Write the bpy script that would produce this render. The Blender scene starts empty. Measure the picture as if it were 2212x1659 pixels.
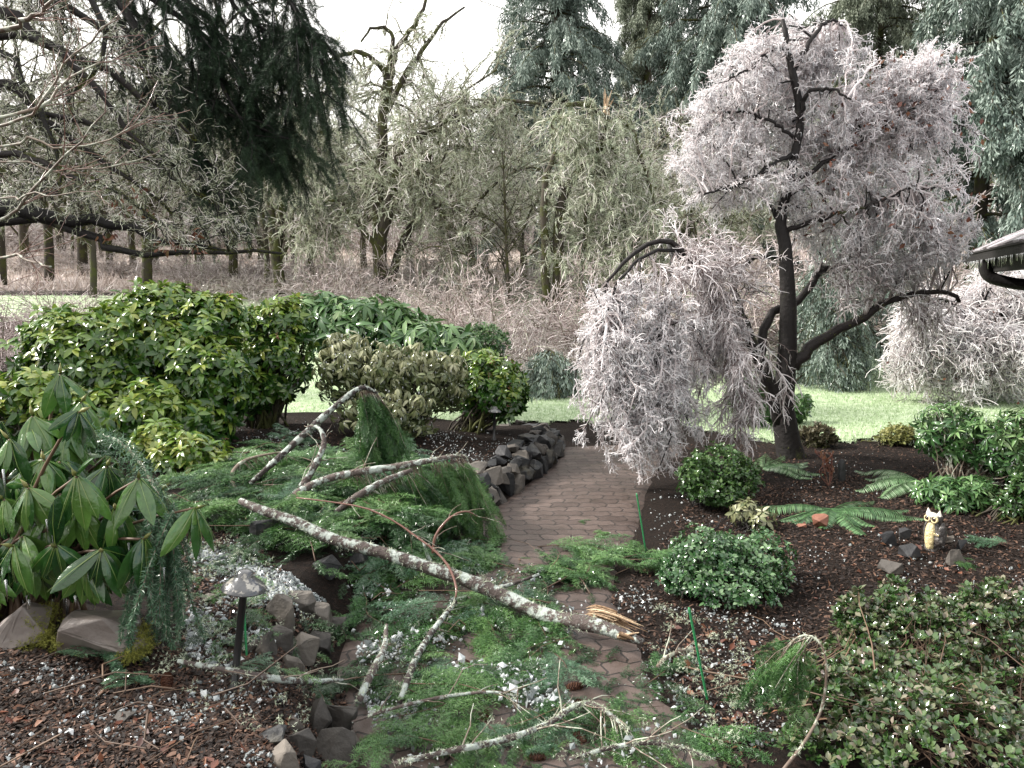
import bpy, bmesh, math
import numpy as np
from mathutils import Vector

sc = bpy.context.scene
COL = sc.collection
rng = np.random.default_rng(11)

# ------------------------------------------------------------ camera, sky, sun, exposure
F = 1661.0                     # focal length in units of a 2212-wide picture
PITCH = math.atan((829.5 - 620) / F)
EYE = 1.6
cam_d = bpy.data.cameras.new('camera')
cam = bpy.data.objects.new('camera', cam_d)
COL.objects.link(cam)
cam.location = (0, 0, EYE)
cam.rotation_euler = (math.pi / 2 - PITCH, 0, 0)
cam_d.sensor_width = 36
cam_d.lens = 36 * F / 2212
cam_d.clip_start = 0.05
cam_d.clip_end = 2000
sc.camera = cam

SUN_EL, SUN_AZ = math.radians(36), math.radians(-82)      # azimuth from +Y towards +X
w = bpy.data.worlds.new("World")
sc.world = w
w.use_nodes = True
nt = w.node_tree
nt.nodes.clear()
def wn(t, **k):
    n = nt.nodes.new(t)
    for a, b in k.items(): setattr(n, a, b)
    return n
sky = wn('ShaderNodeTexSky', sky_type='NISHITA')
sky.sun_disc = False
sky.sun_elevation = SUN_EL
sky.sun_rotation = SUN_AZ
tc = wn('ShaderNodeTexCoord')
noi = wn('ShaderNodeTexNoise')
noi.inputs['Scale'].default_value = 2.6
noi.inputs['Detail'].default_value = 5
noi.inputs['Roughness'].default_value = 0.55
ramp = wn('ShaderNodeValToRGB')
ramp.color_ramp.elements[0].position = 0.36
ramp.color_ramp.elements[1].position = 0.50
sep = wn('ShaderNodeSeparateXYZ')
mr = wn('ShaderNodeMapRange')
mr.inputs['From Min'].default_value = 0.30
mr.inputs['From Max'].default_value = 0.62
mr.inputs['To Min'].default_value = 0.22
mr.inputs['To Max'].default_value = -0.06
addn = wn('ShaderNodeMath', operation='ADD')
mixc = wn('ShaderNodeMix', data_type='RGBA')
cr = wn('ShaderNodeMapRange')                                # thin winter cloud, brightest towards the open sky ahead
cr.inputs['From Min'].default_value = -1.0; cr.inputs['From Max'].default_value = 1.0; cr.inputs['To Min'].default_value = 5.5; cr.inputs['To Max'].default_value = 9.5
cbn = wn('ShaderNodeCombineColor')
nt.links.new(sep.outputs['Y'], cr.inputs['Value'])
for i_, k_ in enumerate((1.0, .985, .955)):
    mk = wn('ShaderNodeMath', operation='MULTIPLY'); mk.inputs[1].default_value = k_; nt.links.new(cr.outputs['Result'], mk.inputs[0]); nt.links.new(mk.outputs[0], cbn.inputs[i_])
nt.links.new(cbn.outputs[0], mixc.inputs['B'])
bg = wn('ShaderNodeBackground')
bg.inputs['Strength'].default_value = 0.10
wo = wn('ShaderNodeOutputWorld')
L = nt.links.new
L(tc.outputs['Generated'], noi.inputs['Vector'])
L(tc.outputs['Generated'], sep.inputs[0])
L(sep.outputs['X'], mr.inputs['Value'])
L(noi.outputs['Fac'], addn.inputs[0])
L(mr.outputs['Result'], addn.inputs[1])
L(addn.outputs[0], ramp.inputs['Fac'])
L(ramp.outputs['Color'], mixc.inputs['Factor'])
L(sky.outputs['Color'], mixc.inputs['A'])
L(mixc.outputs['Result'], bg.inputs['Color'])
L(bg.outputs[0], wo.inputs['Surface'])

sun_d = bpy.data.lights.new('sun', 'SUN')
sun_d.energy = 3.2
sun_d.angle = math.radians(9)
sun_d.color = (1.0, 0.95, 0.88)
sun = bpy.data.objects.new('sun', sun_d)
COL.objects.link(sun)
sv = Vector((math.sin(SUN_AZ) * math.cos(SUN_EL), math.cos(SUN_AZ) * math.cos(SUN_EL), math.sin(SUN_EL)))
sun.rotation_euler = sv.to_track_quat('Z', 'Y').to_euler()
sun.location = (0, 0, 30)

sc.view_settings.view_transform = 'Standard'
sc.view_settings.look = 'None'
sc.view_settings.exposure = 1.45
sc.view_settings.gamma = 1
sc.cycles.max_bounces = 8
sc.cycles.diffuse_bounces = 6
sc.cycles.glossy_bounces = 2
sc.cycles.transmission_bounces = 5
sc.cycles.transparent_max_bounces = 4
sc.cycles.caustics_reflective = False
sc.cycles.caustics_refractive = False

# ------------------------------------------------------------ picture <-> world
cp, sp = math.cos(PITCH), math.sin(PITCH)
def ray(u, v):
    x = (u - 1106) / F; y = (829.5 - v) / F
    return np.array([x, cp + y * sp, -sp + y * cp])
def P(u, v, Y):
    d = ray(u, v); t = Y / d[1]
    return np.array([0, 0, EYE]) + d * t
def G0(u, v, z=0.0):
    d = ray(u, v); t = (z - EYE) / d[2]
    return np.array([0, 0, EYE]) + d * t
def smooth(a, b, x):
    t = np.clip((x - a) / (b - a), 0, 1)
    return t * t * (3 - 2 * t)

LEFT_PX = [(770, 1760), (735, 1560), (715, 1450), (750, 1360), (840, 1260), (950, 1170), (1040, 1114), (1110, 1062), (1185, 1006), (1208, 968)]
RIGHT_PX = [(1640, 1760), (1560, 1640), (1490, 1560), (1430, 1480), (1405, 1420), (1370, 1350), (1330, 1280), (1345, 1215), (1378, 1150), (1402, 1060), (1440, 1000), (1490, 962)]
LEFT_W = np.array([G0(*p)[:2] for p in LEFT_PX])
RIGHT_W = np.array([G0(*p)[:2] for p in RIGHT_PX])
BED = np.vstack([LEFT_W[:-1], [G0(1205, 960)[:2], G0(1160, 935, .1)[:2], G0(1085, 925, .15)[:2]], [[-1.0, 8.6], [-4, 8.7], [-12, 8.0], [-12, -3], [-.6, -3]]])
def poly_sd(x, y, poly):
    """signed distance, positive inside"""
    x = np.asarray(x, float); y = np.asarray(y, float)
    d = np.full(x.shape, 1e9); ins = np.zeros(x.shape, bool)
    n = len(poly)
    for i in range(n):
        a = poly[i]; b = poly[(i + 1) % n]
        e = b - a
        t = np.clip(((x - a[0]) * e[0] + (y - a[1]) * e[1]) / (e @ e), 0, 1)
        d = np.minimum(d, np.hypot(x - a[0] - t * e[0], y - a[1] - t * e[1]))
        c = ((a[1] > y) != (b[1] > y))
        with np.errstate(divide='ignore', invalid='ignore'):
            xi = (b[0] - a[0]) * (y - a[1]) / (b[1] - a[1]) + a[0]
        ins ^= c & (x < xi)
    return np.where(ins, d, -d)
PATH_POLY = np.vstack([LEFT_W, RIGHT_W[::-1]])
def wob(x, y):
    return .5 * np.sin(3.1 * x + 1.7 * y) + .3 * np.sin(7.3 * x - 5.1 * y + 1) + .2 * np.sin(13 * x + 11 * y + 2)
def H(x, y):
    x = np.asarray(x, float); y = np.asarray(y, float)
    bed = .23 * smooth(0.02, .28, poly_sd(x, y, BED)) + .10 * smooth(.3, 1.6, poly_sd(x, y, BED))
    rise = 1.5 * smooth(11, 24, y) + .085 * np.clip(y - 23, 0, 60) + .02 * np.clip(y - 83, 0, 400)
    inpath = smooth(.1, -.05, poly_sd(x, y, PATH_POLY))
    right = .06 * smooth(.2, 1.2, x - np.interp(y, RIGHT_W[:, 1], RIGHT_W[:, 0])) * smooth(9.5, 7.0, y) * smooth(1.5, 2.5, y)
    return bed + rise + right + .014 * wob(x, y) * inpath * smooth(14, 9, y) - .01 * (1 - inpath)
def G(u, v, z=None):
    """point of the terrain seen at picture position u,v"""
    d = ray(u, v); o = np.array([0, 0, EYE]); t0 = .5
    for t in np.arange(.5, 90, .08):
        p = o + d * t
        if p[2] < float(H(p[0], p[1])): break
        t0 = t
    lo, hi = t0, t
    for _ in range(12):
        m = (lo + hi) / 2; p = o + d * m
        if p[2] < float(H(p[0], p[1])): hi = m
        else: lo = m
    return o + d * lo
def px(n, Y): return n * Y / F

# ------------------------------------------------------------ materials
MATS = {}
def nodemat(name):
    m = bpy.data.materials.new(name); m.use_nodes = True
    m.node_tree.nodes.clear(); MATS[name] = m
    t = m.node_tree
    def nn(ty, **k):
        n = t.nodes.new(ty)
        for a, b in k.items():
            if hasattr(n, a): setattr(n, a, b)
        return n
    return m, t, nn
def setramp(r, stops):
    e = r.color_ramp.elements
    while len(e) > 1: e.remove(e[0])
    e[0].position = stops[0][0]; e[0].color = (*stops[0][1], 1)
    for p, c in stops[1:]:
        x = e.new(p); x.color = (*c, 1)
def tintmat(name, cols, rough=.4, coat=0., transl=0., bump=0., bscale=40, noise=0.0, nscale=8, ior=1.45, trans=0., coatr=.08, alt=None, altscale=5, altpos=(.5, .6), objrand=0.):
    """colours run over the per-element 'tint' attribute (plus a little noise); optional second colour in noise patches"""
    m, t, nn = nodemat(name)
    at = nn('ShaderNodeAttribute'); at.attribute_name = 'tint'
    rp = nn('ShaderNodeValToRGB'); setramp(rp, [(i / max(1, len(cols) - 1), c) for i, c in enumerate(cols)])
    fac = at.outputs['Fac']
    if objrand:
        oi = nn('ShaderNodeObjectInfo'); m1 = nn('ShaderNodeMath', operation='MULTIPLY_ADD'); m1.inputs[1].default_value = objrand
        s1 = nn('ShaderNodeMath', operation='SUBTRACT'); s1.inputs[1].default_value = objrand * .5
        t.links.new(oi.outputs['Random'], m1.inputs[0]); t.links.new(fac, s1.inputs[0]); t.links.new(s1.outputs[0], m1.inputs[2]); fac = m1.outputs[0]
    co = nn('ShaderNodeTexCoord')
    if noise:
        no = nn('ShaderNodeTexNoise'); no.inputs['Scale'].default_value = nscale; no.inputs['Detail'].default_value = 4
        t.links.new(co.outputs['Object'], no.inputs['Vector'])
        ma = nn('ShaderNodeMath', operation='MULTIPLY_ADD')
        ma.inputs[1].default_value = noise * 2
        t.links.new(no.outputs['Fac'], ma.inputs[0])
        sb = nn('ShaderNodeMath', operation='SUBTRACT'); sb.inputs[1].default_value = noise
        t.links.new(fac, sb.inputs[0]); t.links.new(sb.outputs[0], ma.inputs[2])
        fac = ma.outputs[0]
    t.links.new(fac, rp.inputs['Fac'])
    colr = rp.outputs['Color']
    if alt is not None:
        n2 = nn('ShaderNodeTexNoise'); n2.inputs['Scale'].default_value = altscale; n2.inputs['Detail'].default_value = 6; n2.inputs['Roughness'].default_value = .65
        t.links.new(co.outputs['Object'], n2.inputs['Vector'])
        r2 = nn('ShaderNodeValToRGB'); setramp(r2, [(altpos[0], (0, 0, 0)), (altpos[1], (1, 1, 1))])
        t.links.new(n2.outputs['Fac'], r2.inputs['Fac'])
        mx = nn('ShaderNodeMix', data_type='RGBA')
        t.links.new(r2.outputs['Color'], mx.inputs['Factor']); t.links.new(colr, mx.inputs['A']); mx.inputs['B'].default_value = (*alt, 1)
        colr = mx.outputs['Result']
    b = nn('ShaderNodeBsdfPrincipled')
    t.links.new(colr, b.inputs['Base Color'])
    b.inputs['Roughness'].default_value = rough
    b.inputs['IOR'].default_value = ior
    b.inputs['Coat Weight'].default_value = coat
    b.inputs['Coat Roughness'].default_value = coatr
    b.inputs['Transmission Weight'].default_value = trans
    if bump:
        bn = nn('ShaderNodeTexNoise'); bn.inputs['Scale'].default_value = bscale; bn.inputs['Detail'].default_value = 5
        t.links.new(co.outputs['Object'], bn.inputs['Vector'])
        bu = nn('ShaderNodeBump'); bu.inputs['Strength'].default_value = bump; bu.inputs['Distance'].default_value = .02
        t.links.new(bn.outputs['Fac'], bu.inputs['Height']); t.links.new(bu.outputs['Normal'], b.inputs['Normal'])
    out = nn('ShaderNodeOutputMaterial')
    if transl:
        tr = nn('ShaderNodeBsdfTranslucent'); t.links.new(colr, tr.inputs['Color'])
        ms = nn('ShaderNodeMixShader'); ms.inputs[0].default_value = transl
        t.links.new(b.outputs[0], ms.inputs[1]); t.links.new(tr.outputs[0], ms.inputs[2])
        t.links.new(ms.outputs[0], out.inputs['Surface'])
    else:
        t.links.new(b.outputs[0], out.inputs['Surface'])
    return m

# ------------------------------------------------------------ mesh building
ORG = {}
class MB:
    def __init__(s): s.v = []; s.f = []; s.t = []; s.n = 0
    def add(s, V, Fc, tint=.5):
        V = np.asarray(V, float).reshape(-1, 3); Fc = np.asarray(Fc, int)
        if len(V) == 0: return
        s.v.append(V)
        s.f.append(Fc + s.n)
        tt = np.broadcast_to(np.asarray(tint, float), (len(V),)) if np.ndim(tint) < 2 else tint
        s.t.append(np.array(tt, float)); s.n += len(V)
    def build(s, name, mat, parent=None, origin=None, smooth=True):
        V = np.vstack(s.v); T = np.concatenate(s.t)
        org = np.array(ORG[parent.name] if parent is not None else (origin if origin is not None else (0, 0, 0)), float)
        V = V - org
        me = bpy.data.meshes.new(name)
        me.vertices.add(len(V)); me.vertices.foreach_set('co', V.astype(np.float32).ravel())
        li = np.concatenate([f.ravel() for f in s.f]).astype(np.int32)
        tot = np.concatenate([np.full(len(f), f.shape[1]) for f in s.f]).astype(np.int32)
        st = (np.cumsum(tot) - tot).astype(np.int32)
        me.loops.add(len(li)); me.loops.foreach_set('vertex_index', li)
        me.polygons.add(len(tot)); me.polygons.foreach_set('loop_start', st)
        me.polygons.foreach_set('use_smooth', np.full(len(tot), bool(smooth)))
        a = me.attributes.new('tint', 'FLOAT', 'POINT'); a.data.foreach_set('value', T.astype(np.float32))
        me.update(calc_edges=True)
        me.materials.append(MATS[mat])
        o = bpy.data.objects.new(name, me); COL.objects.link(o)
        if parent is not None: o.parent = parent
        else: o.location = org
        ORG[o.name] = org
        return o
def tag(o, label=None, cat=None, group=None, kind=None):
    if label: o['label'] = label
    if cat: o['category'] = cat
    if group: o['group'] = group
    if kind: o['kind'] = kind
    return o
def thing(name, label, cat, loc, group=None):
    o = bpy.data.objects.new(name, None); COL.objects.link(o)
    o.empty_display_size = .1
    o.location = tuple(loc); ORG[o.name] = np.array(loc, float)
    return tag(o, label, cat, group)
def copy_thing(o, loc, rot=(0, 0, 0), scale=1, label=None):
    r = o.copy(); COL.objects.link(r); r.location = tuple(loc); r.rotation_euler = rot
    r.scale = (scale,) * 3 if np.ndim(scale) == 0 else tuple(scale)
    ORG[r.name] = np.array(loc, float)
    if label: r['label'] = label
    for ch in list(o.children):
        c = ch.copy(); COL.objects.link(c); c.parent = r
        for g in list(ch.children):
            d = g.copy(); COL.objects.link(d); d.parent = c
    return r
def nrm(a): return a / np.maximum(np.linalg.norm(a, axis=-1, keepdims=True), 1e-9)
def rdir(n): return nrm(rng.normal(size=(n, 3)))

def tubes(mb, Pt, R, sides=4, tint=.5, cap=True):
    """Pt (N,K,3) polylines, R (N,K) radii"""
    Pt = np.asarray(Pt, float)
    if Pt.ndim == 2: Pt = Pt[None]
    N, K, _ = Pt.shape
    if N == 0: return
    R = np.broadcast_to(np.asarray(R, float), (N, K))
    T = nrm(np.gradient(Pt, axis=1))
    ref = np.where(np.abs(T[:, 0, 2:3]) > .9, np.array([[1., 0, 0]]), np.array([[0, 0, 1.]]))
    A = nrm(np.cross(T[:, 0], ref))
    ang = np.arange(sides) / sides * 2 * math.pi
    V = np.empty((N, K, sides, 3))
    for k in range(K):
        A = nrm(A - T[:, k] * np.sum(A * T[:, k], -1, keepdims=True))
        B = np.cross(T[:, k], A)
        V[:, k] = Pt[:, k, None] + R[:, k, None, None] * (np.cos(ang)[None, :, None] * A[:, None] + np.sin(ang)[None, :, None] * B[:, None])
    i = np.arange(N)[:, None, None] * K * sides + np.arange(K - 1)[None, :, None] * sides
    j = np.arange(sides)[None, None]; j2 = (j + 1) % sides
    Fc = np.stack([i + j, i + j2, i + sides + j2, i + sides + j], -1).reshape(-1, 4)
    tint = np.asarray(tint, float)
    if tint.ndim == 1 and len(tint) == N: tint = np.repeat(tint, K * sides)
    mb.add(V.reshape(-1, 3), Fc, tint)
    if cap and sides > 4:
        for k in (0, K - 1):
            base = mb.n - N * K * sides
            c = base + np.arange(N)[:, None] * K * sides + k * sides + np.arange(sides)[None]
            mb.f.append(c if k else c[:, ::-1])
def resample(pts, K, r=None):
    pts = np.asarray(pts, float)
    # smooth Catmull-Rom
    n = len(pts)
    e = np.vstack([2 * pts[0] - pts[1], pts, 2 * pts[-1] - pts[-2]])
    s = np.linspace(0, n - 1 - 1e-6, K); i = s.astype(int); f = (s - i)[:, None]
    p0, p1, p2, p3 = e[i], e[i + 1], e[i + 2], e[i + 3]
    q = .5 * ((2 * p1) + (-p0 + p2) * f + (2 * p0 - 5 * p1 + 4 * p2 - p3) * f ** 2 + (-p0 + 3 * p1 - 3 * p2 + p3) * f ** 3)
    if r is None: return q
    return q, np.interp(s, np.arange(n), r)
def limb(pxs, Y, halfs, K=14, Ye=None, wobble=0.0):
    """limb drawn through picture points at depth Y (..Ye); halfs = half widths in picture px"""
    n = len(pxs); Ys = np.linspace(Y, Y if Ye is None else Ye, n)
    pts = np.array([P(u, v, y) for (u, v), y in zip(pxs, Ys)])
    hs = np.interp(np.linspace(0, 1, n), np.linspace(0, 1, len(halfs)), halfs) * Ys / F
    q, r = resample(pts, K, hs)
    if wobble: q[1:-1] += rng.normal(size=(K - 2, 3)) * wobble
    return q, r
def interp_on(Pt, idx, t):
    K = Pt.shape[1]; s = t * (K - 1); i = np.minimum(s.astype(int), K - 2); f = (s - i)[:, None]
    a = Pt[idx, i]; b = Pt[idx, i + 1]
    return a * (1 - f) + b * f, nrm(b - a)
def sample_on(Pt, n, tmin=0., tmax=1.):
    Ls = np.linalg.norm(np.diff(Pt, axis=1), axis=-1).sum(1)
    idx = rng.choice(len(Pt), n, p=Ls / Ls.sum()); t = rng.uniform(tmin, tmax, n)
    p, d = interp_on(Pt, idx, t)
    return p, d, idx, t
def grow(Pt, R, n, lo, hi, K=5, ang=(.6, 1.2), grav=0., wobble=.2, tmin=.2, rfac=.55, rmax=9, tip=.35, up=0., flat=0.):
    p, d, idx, t = sample_on(Pt, n, tmin)
    Kp = Pt.shape[1]
    r0 = R[idx, np.minimum((t * (Kp - 1)).astype(int), Kp - 1)] * rfac
    r0 = np.minimum(r0, rmax)
    q = rdir(n); q[:, 2] = q[:, 2] * (1 - flat) + up
    q = nrm(q - d * np.sum(q * d, -1, keepdims=True))
    a = rng.uniform(ang[0], ang[1], n)[:, None]
    D = nrm(np.cos(a) * d + np.sin(a) * q)
    Ln = rng.uniform(lo, hi, n) * (1 - .35 * t)
    out = np.empty((n, K, 3)); out[:, 0] = p
    for k in range(1, K):
        D = D + rng.normal(size=(n, 3)) * wobble
        D[:, 2] -= grav * (.4 + .6 * k / K) * (1 if np.ndim(grav) == 0 else 1)
        D = nrm(D)
        out[:, k] = out[:, k - 1] + D * (Ln / (K - 1))[:, None]
    return out, r0[:, None] * np.linspace(1, tip, K)[None]
def bez(a, c, b, K):
    t = np.linspace(0, 1, K)[None, :, None]
    return (1 - t) ** 2 * a[:, None] + 2 * t * (1 - t) * c[:, None] + t ** 2 * b[:, None]
def reach(limbs, targets, lift=.3, K=7, zbias=.6, wobble=.03, tmin=0.):
    """curved branches from the nearest limb points to targets"""
    pool = np.vstack([l[int(len(l) * tmin):] for l in limbs])
    D = targets[:, None] - pool[None]
    w_ = np.linalg.norm(D * np.array([1, 1, zbias]), axis=-1) + rng.uniform(0, .25, (len(targets), len(pool)))
    s = pool[np.argmin(w_, 1)]
    L_ = np.linalg.norm(targets - s, axis=1, keepdims=True)
    c = (s + targets) / 2 + np.array([0, 0, 1]) * lift * L_ + rng.normal(size=s.shape) * .12 * L_
    q = bez(s, c, targets, K)
    q[:, 1:-1] += rng.normal(size=(len(s), K - 2, 3)) * wobble * L_[:, None]
    return q
def frames(x, n):
    """rows: local x along x, z near n"""
    x = nrm(x); y = nrm(np.cross(n, x)); z = np.cross(x, y)
    return np.stack([x, y, z], 1)
def inst(mb, TV, TF, pos, fr, scale, tint=.5, ttint=None):
    """bake copies of a small template: fr (N,3,3) rows are axes, scale (N,) or (N,3)"""
    N = len(pos); M = len(TV)
    if N == 0: return
    scale = np.asarray(scale, float)
    if scale.ndim == 0: scale = np.full(N, float(scale))
    if scale.ndim == 1: scale = np.repeat(scale[:, None], 3, 1)
    V = pos[:, None] + np.einsum('mj,nj,njk->nmk', TV, scale, fr)
    t = np.repeat(np.broadcast_to(np.asarray(tint, float), (N,)), M)
    if ttint is not None: t = t + np.tile(ttint, N)
    off = np.arange(N)[:, None, None] * M
    groups = TF if isinstance(TF, list) else [TF]
    first = mb.n
    mb.v.append(V.reshape(-1, 3)); mb.t.append(t); mb.n += N * M
    for f in groups: mb.f.append((f[None] + off).reshape(-1, f.shape[1]) + first)

# ------------------------------------------------------------ templates (unit size)
def leaf_t(wd=.3, nseg=5, fold=.12, droop=.25, curl=0., tip=.8, pw=.8):
    """leaf along +x, normal +z, length 1"""
    s = np.linspace(0, 1, nseg + 1)
    prof = wd * .5 * (np.sin(np.pi * s ** pw) ** .75); prof[0] = wd * .06; prof[-1] = wd * .03
    z = -droop * s ** 2; x = s * (1 - .25 * droop * s)
    V = []
    for k in range(nseg + 1):
        V += [(x[k], -prof[k], z[k] + fold * prof[k] - curl * prof[k]), (x[k], 0, z[k]), (x[k], prof[k], z[k] + fold * prof[k] - curl * prof[k])]
    Fc = []
    for k in range(nseg):
        a = 3 * k
        Fc += [(a, a + 1, a + 4, a + 3), (a + 1, a + 2, a + 5, a + 4)]
    return np.array(V), np.array(Fc)
LEAF = leaf_t(.40, 4, .25, .28)
LEAF_BIG = leaf_t(.34, 8, -.38, .30, pw=.9)
LEAF_SMALL = leaf_t(.55, 2, .3, .12)
LEAF_LONG = leaf_t(.24, 4, .35, .45)
LEAF_ROUND = leaf_t(.62, 3, .2, .15)
def needle_tri(pos, dirs, length, width):
    """thin flat triangles"""
    n = len(pos)
    s = nrm(np.cross(dirs, rdir(n))) * width / 2
    V = np.stack([pos - s, pos + s, pos + dirs * length], 1).reshape(-1, 3)
    return V, np.arange(3 * n).reshape(-1, 3)
def spray_t(seed, nside=5, needles=11, nl=.085, nw=.020, flat=.35, sidelen=.33, droop=.12):
    """a flat fir spray: stem, side twigs and needles; along +x, length 1"""
    r = np.random.default_rng(seed)
    st = [np.array([[0, 0, 0], [.5, 0, .04], [1, 0, -droop]])]
    for k in range(nside):
        for sg in (-1, 1):
            x0 = .12 + .78 * (k + .5 * (sg > 0)) / nside
            L_ = sidelen * (1 - x0 * .8) * r.uniform(.75, 1.15)
            a = r.uniform(.6, .95)
            b = np.array([x0, 0, .04 - droop * x0 * x0])
            d = np.array([math.cos(a), sg * math.sin(a), r.uniform(-.2, .1)])
            st.append(np.array([b, b + d * L_ * .5, b + d * L_ + np.array([.04, 0, -.07]) * 1]))
    V = []; Fc = []; n = 0; tt = []
    for i, s in enumerate(st):
        Lt = np.linalg.norm(s[2] - s[0]); m = max(6, int(needles * Lt / .42 * 1.0))
        if i == 0: m = int(needles * 2.2)
        t = (np.arange(m) + .5) / m
        p = (1 - t)[:, None] ** 2 * s[0] + 2 * (t * (1 - t))[:, None] * s[1] + t[:, None] ** 2 * s[2]
        d = nrm(s[2] - s[0])
        for sg in (-1, 1):
            q = np.cross(d, [0, 0, 1]) * sg
            dr = nrm(.75 * d + q + r.normal(size=(m, 3)) * [.12, .12, flat])
            sd = nrm(np.cross(dr, r.normal(size=(m, 3)) * .3 + [0, 0, 1])) * nw / 2
            V.append(np.stack([p - sd, p + sd, p + dr * nl * r.uniform(.8, 1.2, (m, 1))], 1).reshape(-1, 3))
            Fc.append(np.arange(3 * m).reshape(-1, 3) + n); n += 3 * m
            tt.append(np.repeat(r.uniform(-.15, .15, m), 3))
    return np.vstack(V), np.vstack(Fc), np.concatenate(tt), st
SPRAYS = [spray_t(s) for s in range(5)]
def brush_t(seed, m=60, nl=.16, nw=.02, fwd=.6):
    """needles all round a twig along +x, length 1"""
    r = np.random.default_rng(seed); t = (np.arange(m) + .5) / m
    p = np.stack([t, 0 * t, -.05 * t * t], 1); a = np.arange(m) * 2.4
    dr = nrm(np.stack([np.full(m, fwd), np.cos(a), np.sin(a)], 1) + r.normal(size=(m, 3)) * .1)
    sd = nrm(np.cross(dr, r.normal(size=(m, 3)))) * nw / 2
    V = np.stack([p - sd, p + sd, p + dr * nl * (1 - .4 * t[:, None])], 1).reshape(-1, 3)
    return V, np.arange(3 * m).reshape(-1, 3)
BRUSH = [brush_t(s) for s in range(3)]
def tuft_t(seed, m=7, nw=.1):
    r = np.random.default_rng(seed); d = nrm(r.normal(size=(m, 3)) + [0, 0, -.5])
    sd = nrm(np.cross(d, r.normal(size=(m, 3)))) * nw
    V = np.stack([-sd * .6, sd * .6, d * r.uniform(.5, 1, (m, 1))], 1).reshape(-1, 3)
    return V, np.arange(3 * m).reshape(-1, 3)
TUFT = [tuft_t(s) for s in range(4)]
def curtain_t(seed, m=18):
    """ragged hanging clump of scale foliage, hangs along -z, length 1"""
    r = np.random.default_rng(seed); V = []
    for i in range(m):
        z = -r.uniform(0, .75); a = r.uniform(0, 6.28); rr = .16 * r.uniform(.2, 1)
        b = np.array([math.cos(a) * rr, math.sin(a) * rr, z]); d = nrm(np.array([math.cos(a) * .5, math.sin(a) * .5, -1 + r.normal() * .4]))
        s = nrm(np.cross(d, r.normal(size=3))) * r.uniform(.02, .042)
        l = r.uniform(.16, .34)
        V += [b, b + d * l * .55 + s, b + d * l, b + d * l * .5 - s]
    return np.array(V), np.arange(4 * m).reshape(-1, 4)
CURT = [curtain_t(s) for s in range(5)]
OCT_V = np.array([(1, 0, 0), (-1, 0, 0), (0, 1, 0), (0, -1, 0), (0, 0, 1), (0, 0, -1)], float)
OCT_F = np.array([(0, 2, 4), (2, 1, 4), (1, 3, 4), (3, 0, 4), (2, 0, 5), (1, 2, 5), (3, 1, 5), (0, 3, 5)])
def rframes(n, up=0.):
    z = nrm(rng.normal(size=(n, 3)) + np.array([0, 0, up])); x = rdir(n)
    return frames(x - z * np.sum(x * z, -1, keepdims=True), z)
ICICLE_V = np.array([(.5, 0, 0), (-.25, .43, 0), (-.25, -.43, 0), (0, 0, -1)]); ICICLE_F = np.array([(0, 1, 3), (1, 2, 3), (2, 0, 3), (2, 1, 0)])
def icicles(mb, pos, lo, hi, wd):
    n = len(pos); l = rng.uniform(lo, hi, n)
    fr = np.repeat(np.eye(3)[None], n, 0)
    inst(mb, ICICLE_V, ICICLE_F, pos, fr, np.stack([wd * (.6 + .8 * rng.random(n)), wd * (.6 + .8 * rng.random(n)), l], 1), rng.random(n))
def lobe(u, v, ru, rv, Y, ry=None):
    return P(u, v, Y), np.array([px(ru, Y), px(ru, Y) * .85 if ry is None else ry, px(rv, Y)])
def in_lobes(lobes, n, rmin=.0, rmax=1.0, shell=.5):
    """random points in a union of ellipsoids, denser towards the shell; returns points, outward dirs"""
    ws = np.array([(r[0] * r[1] + r[0] * r[2] + r[1] * r[2]) for c, r in lobes]); cnt = rng.multinomial(n, ws / ws.sum())
    Pn = []; Dn = []
    for (c, r), k in zip(lobes, cnt):
        d = rdir(k); rad = rmin + (rmax - rmin) * rng.random(k) ** shell
        lump = 1 + .14 * np.sin(d[:, 0] * 7 + c[0] * 9) * np.cos(d[:, 2] * 6 + c[2] * 5) + .10 * np.sin(d[:, 1] * 13 + d[:, 2] * 11)
        Pn.append(c + d * r * (rad * lump)[:, None]); Dn.append(nrm(d / r))
    return np.vstack(Pn), np.vstack(Dn)
def deep_inside(pts, lobes, lim=.68):
    m = np.zeros(len(pts), bool)
    for c, r in lobes: m |= (np.linalg.norm((pts - c) / r, axis=1) < lim)
    return m
def Gv(u, v, it=7):
    u = np.asarray(u, float); v = np.asarray(v, float)
    x = (u - 1106) / F; y = (829.5 - v) / F
    d = np.stack([x, cp + y * sp, -sp + y * cp], -1); z = np.zeros(len(u))
    for _ in range(it):
        t = (z - EYE) / d[:, 2]; p = np.array([0, 0, EYE]) + d * t[:, None]; z = .5 * z + .5 * H(p[:, 0], p[:, 1])
    p[:, 2] = H(p[:, 0], p[:, 1])
    return p
def in_poly_px(poly, n):
    """random picture points within a polygon, spread evenly over the ground it shows"""
    poly = np.array(poly, float); out = []
    lo, hi = poly.min(0), poly.max(0)
    while sum(len(o) for o in out) < n:
        q = rng.uniform(lo, hi, (4 * n, 2))
        w_ = (lo[1] - 560) ** 3 / np.maximum(q[:, 1] - 560, 20) ** 3        # ground area per pixel
        q = q[(poly_sd(q[:, 0], q[:, 1], poly) > 0) & (rng.random(4 * n) < w_)]
        out.append(q)
    return np.vstack(out)[:n]

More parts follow.
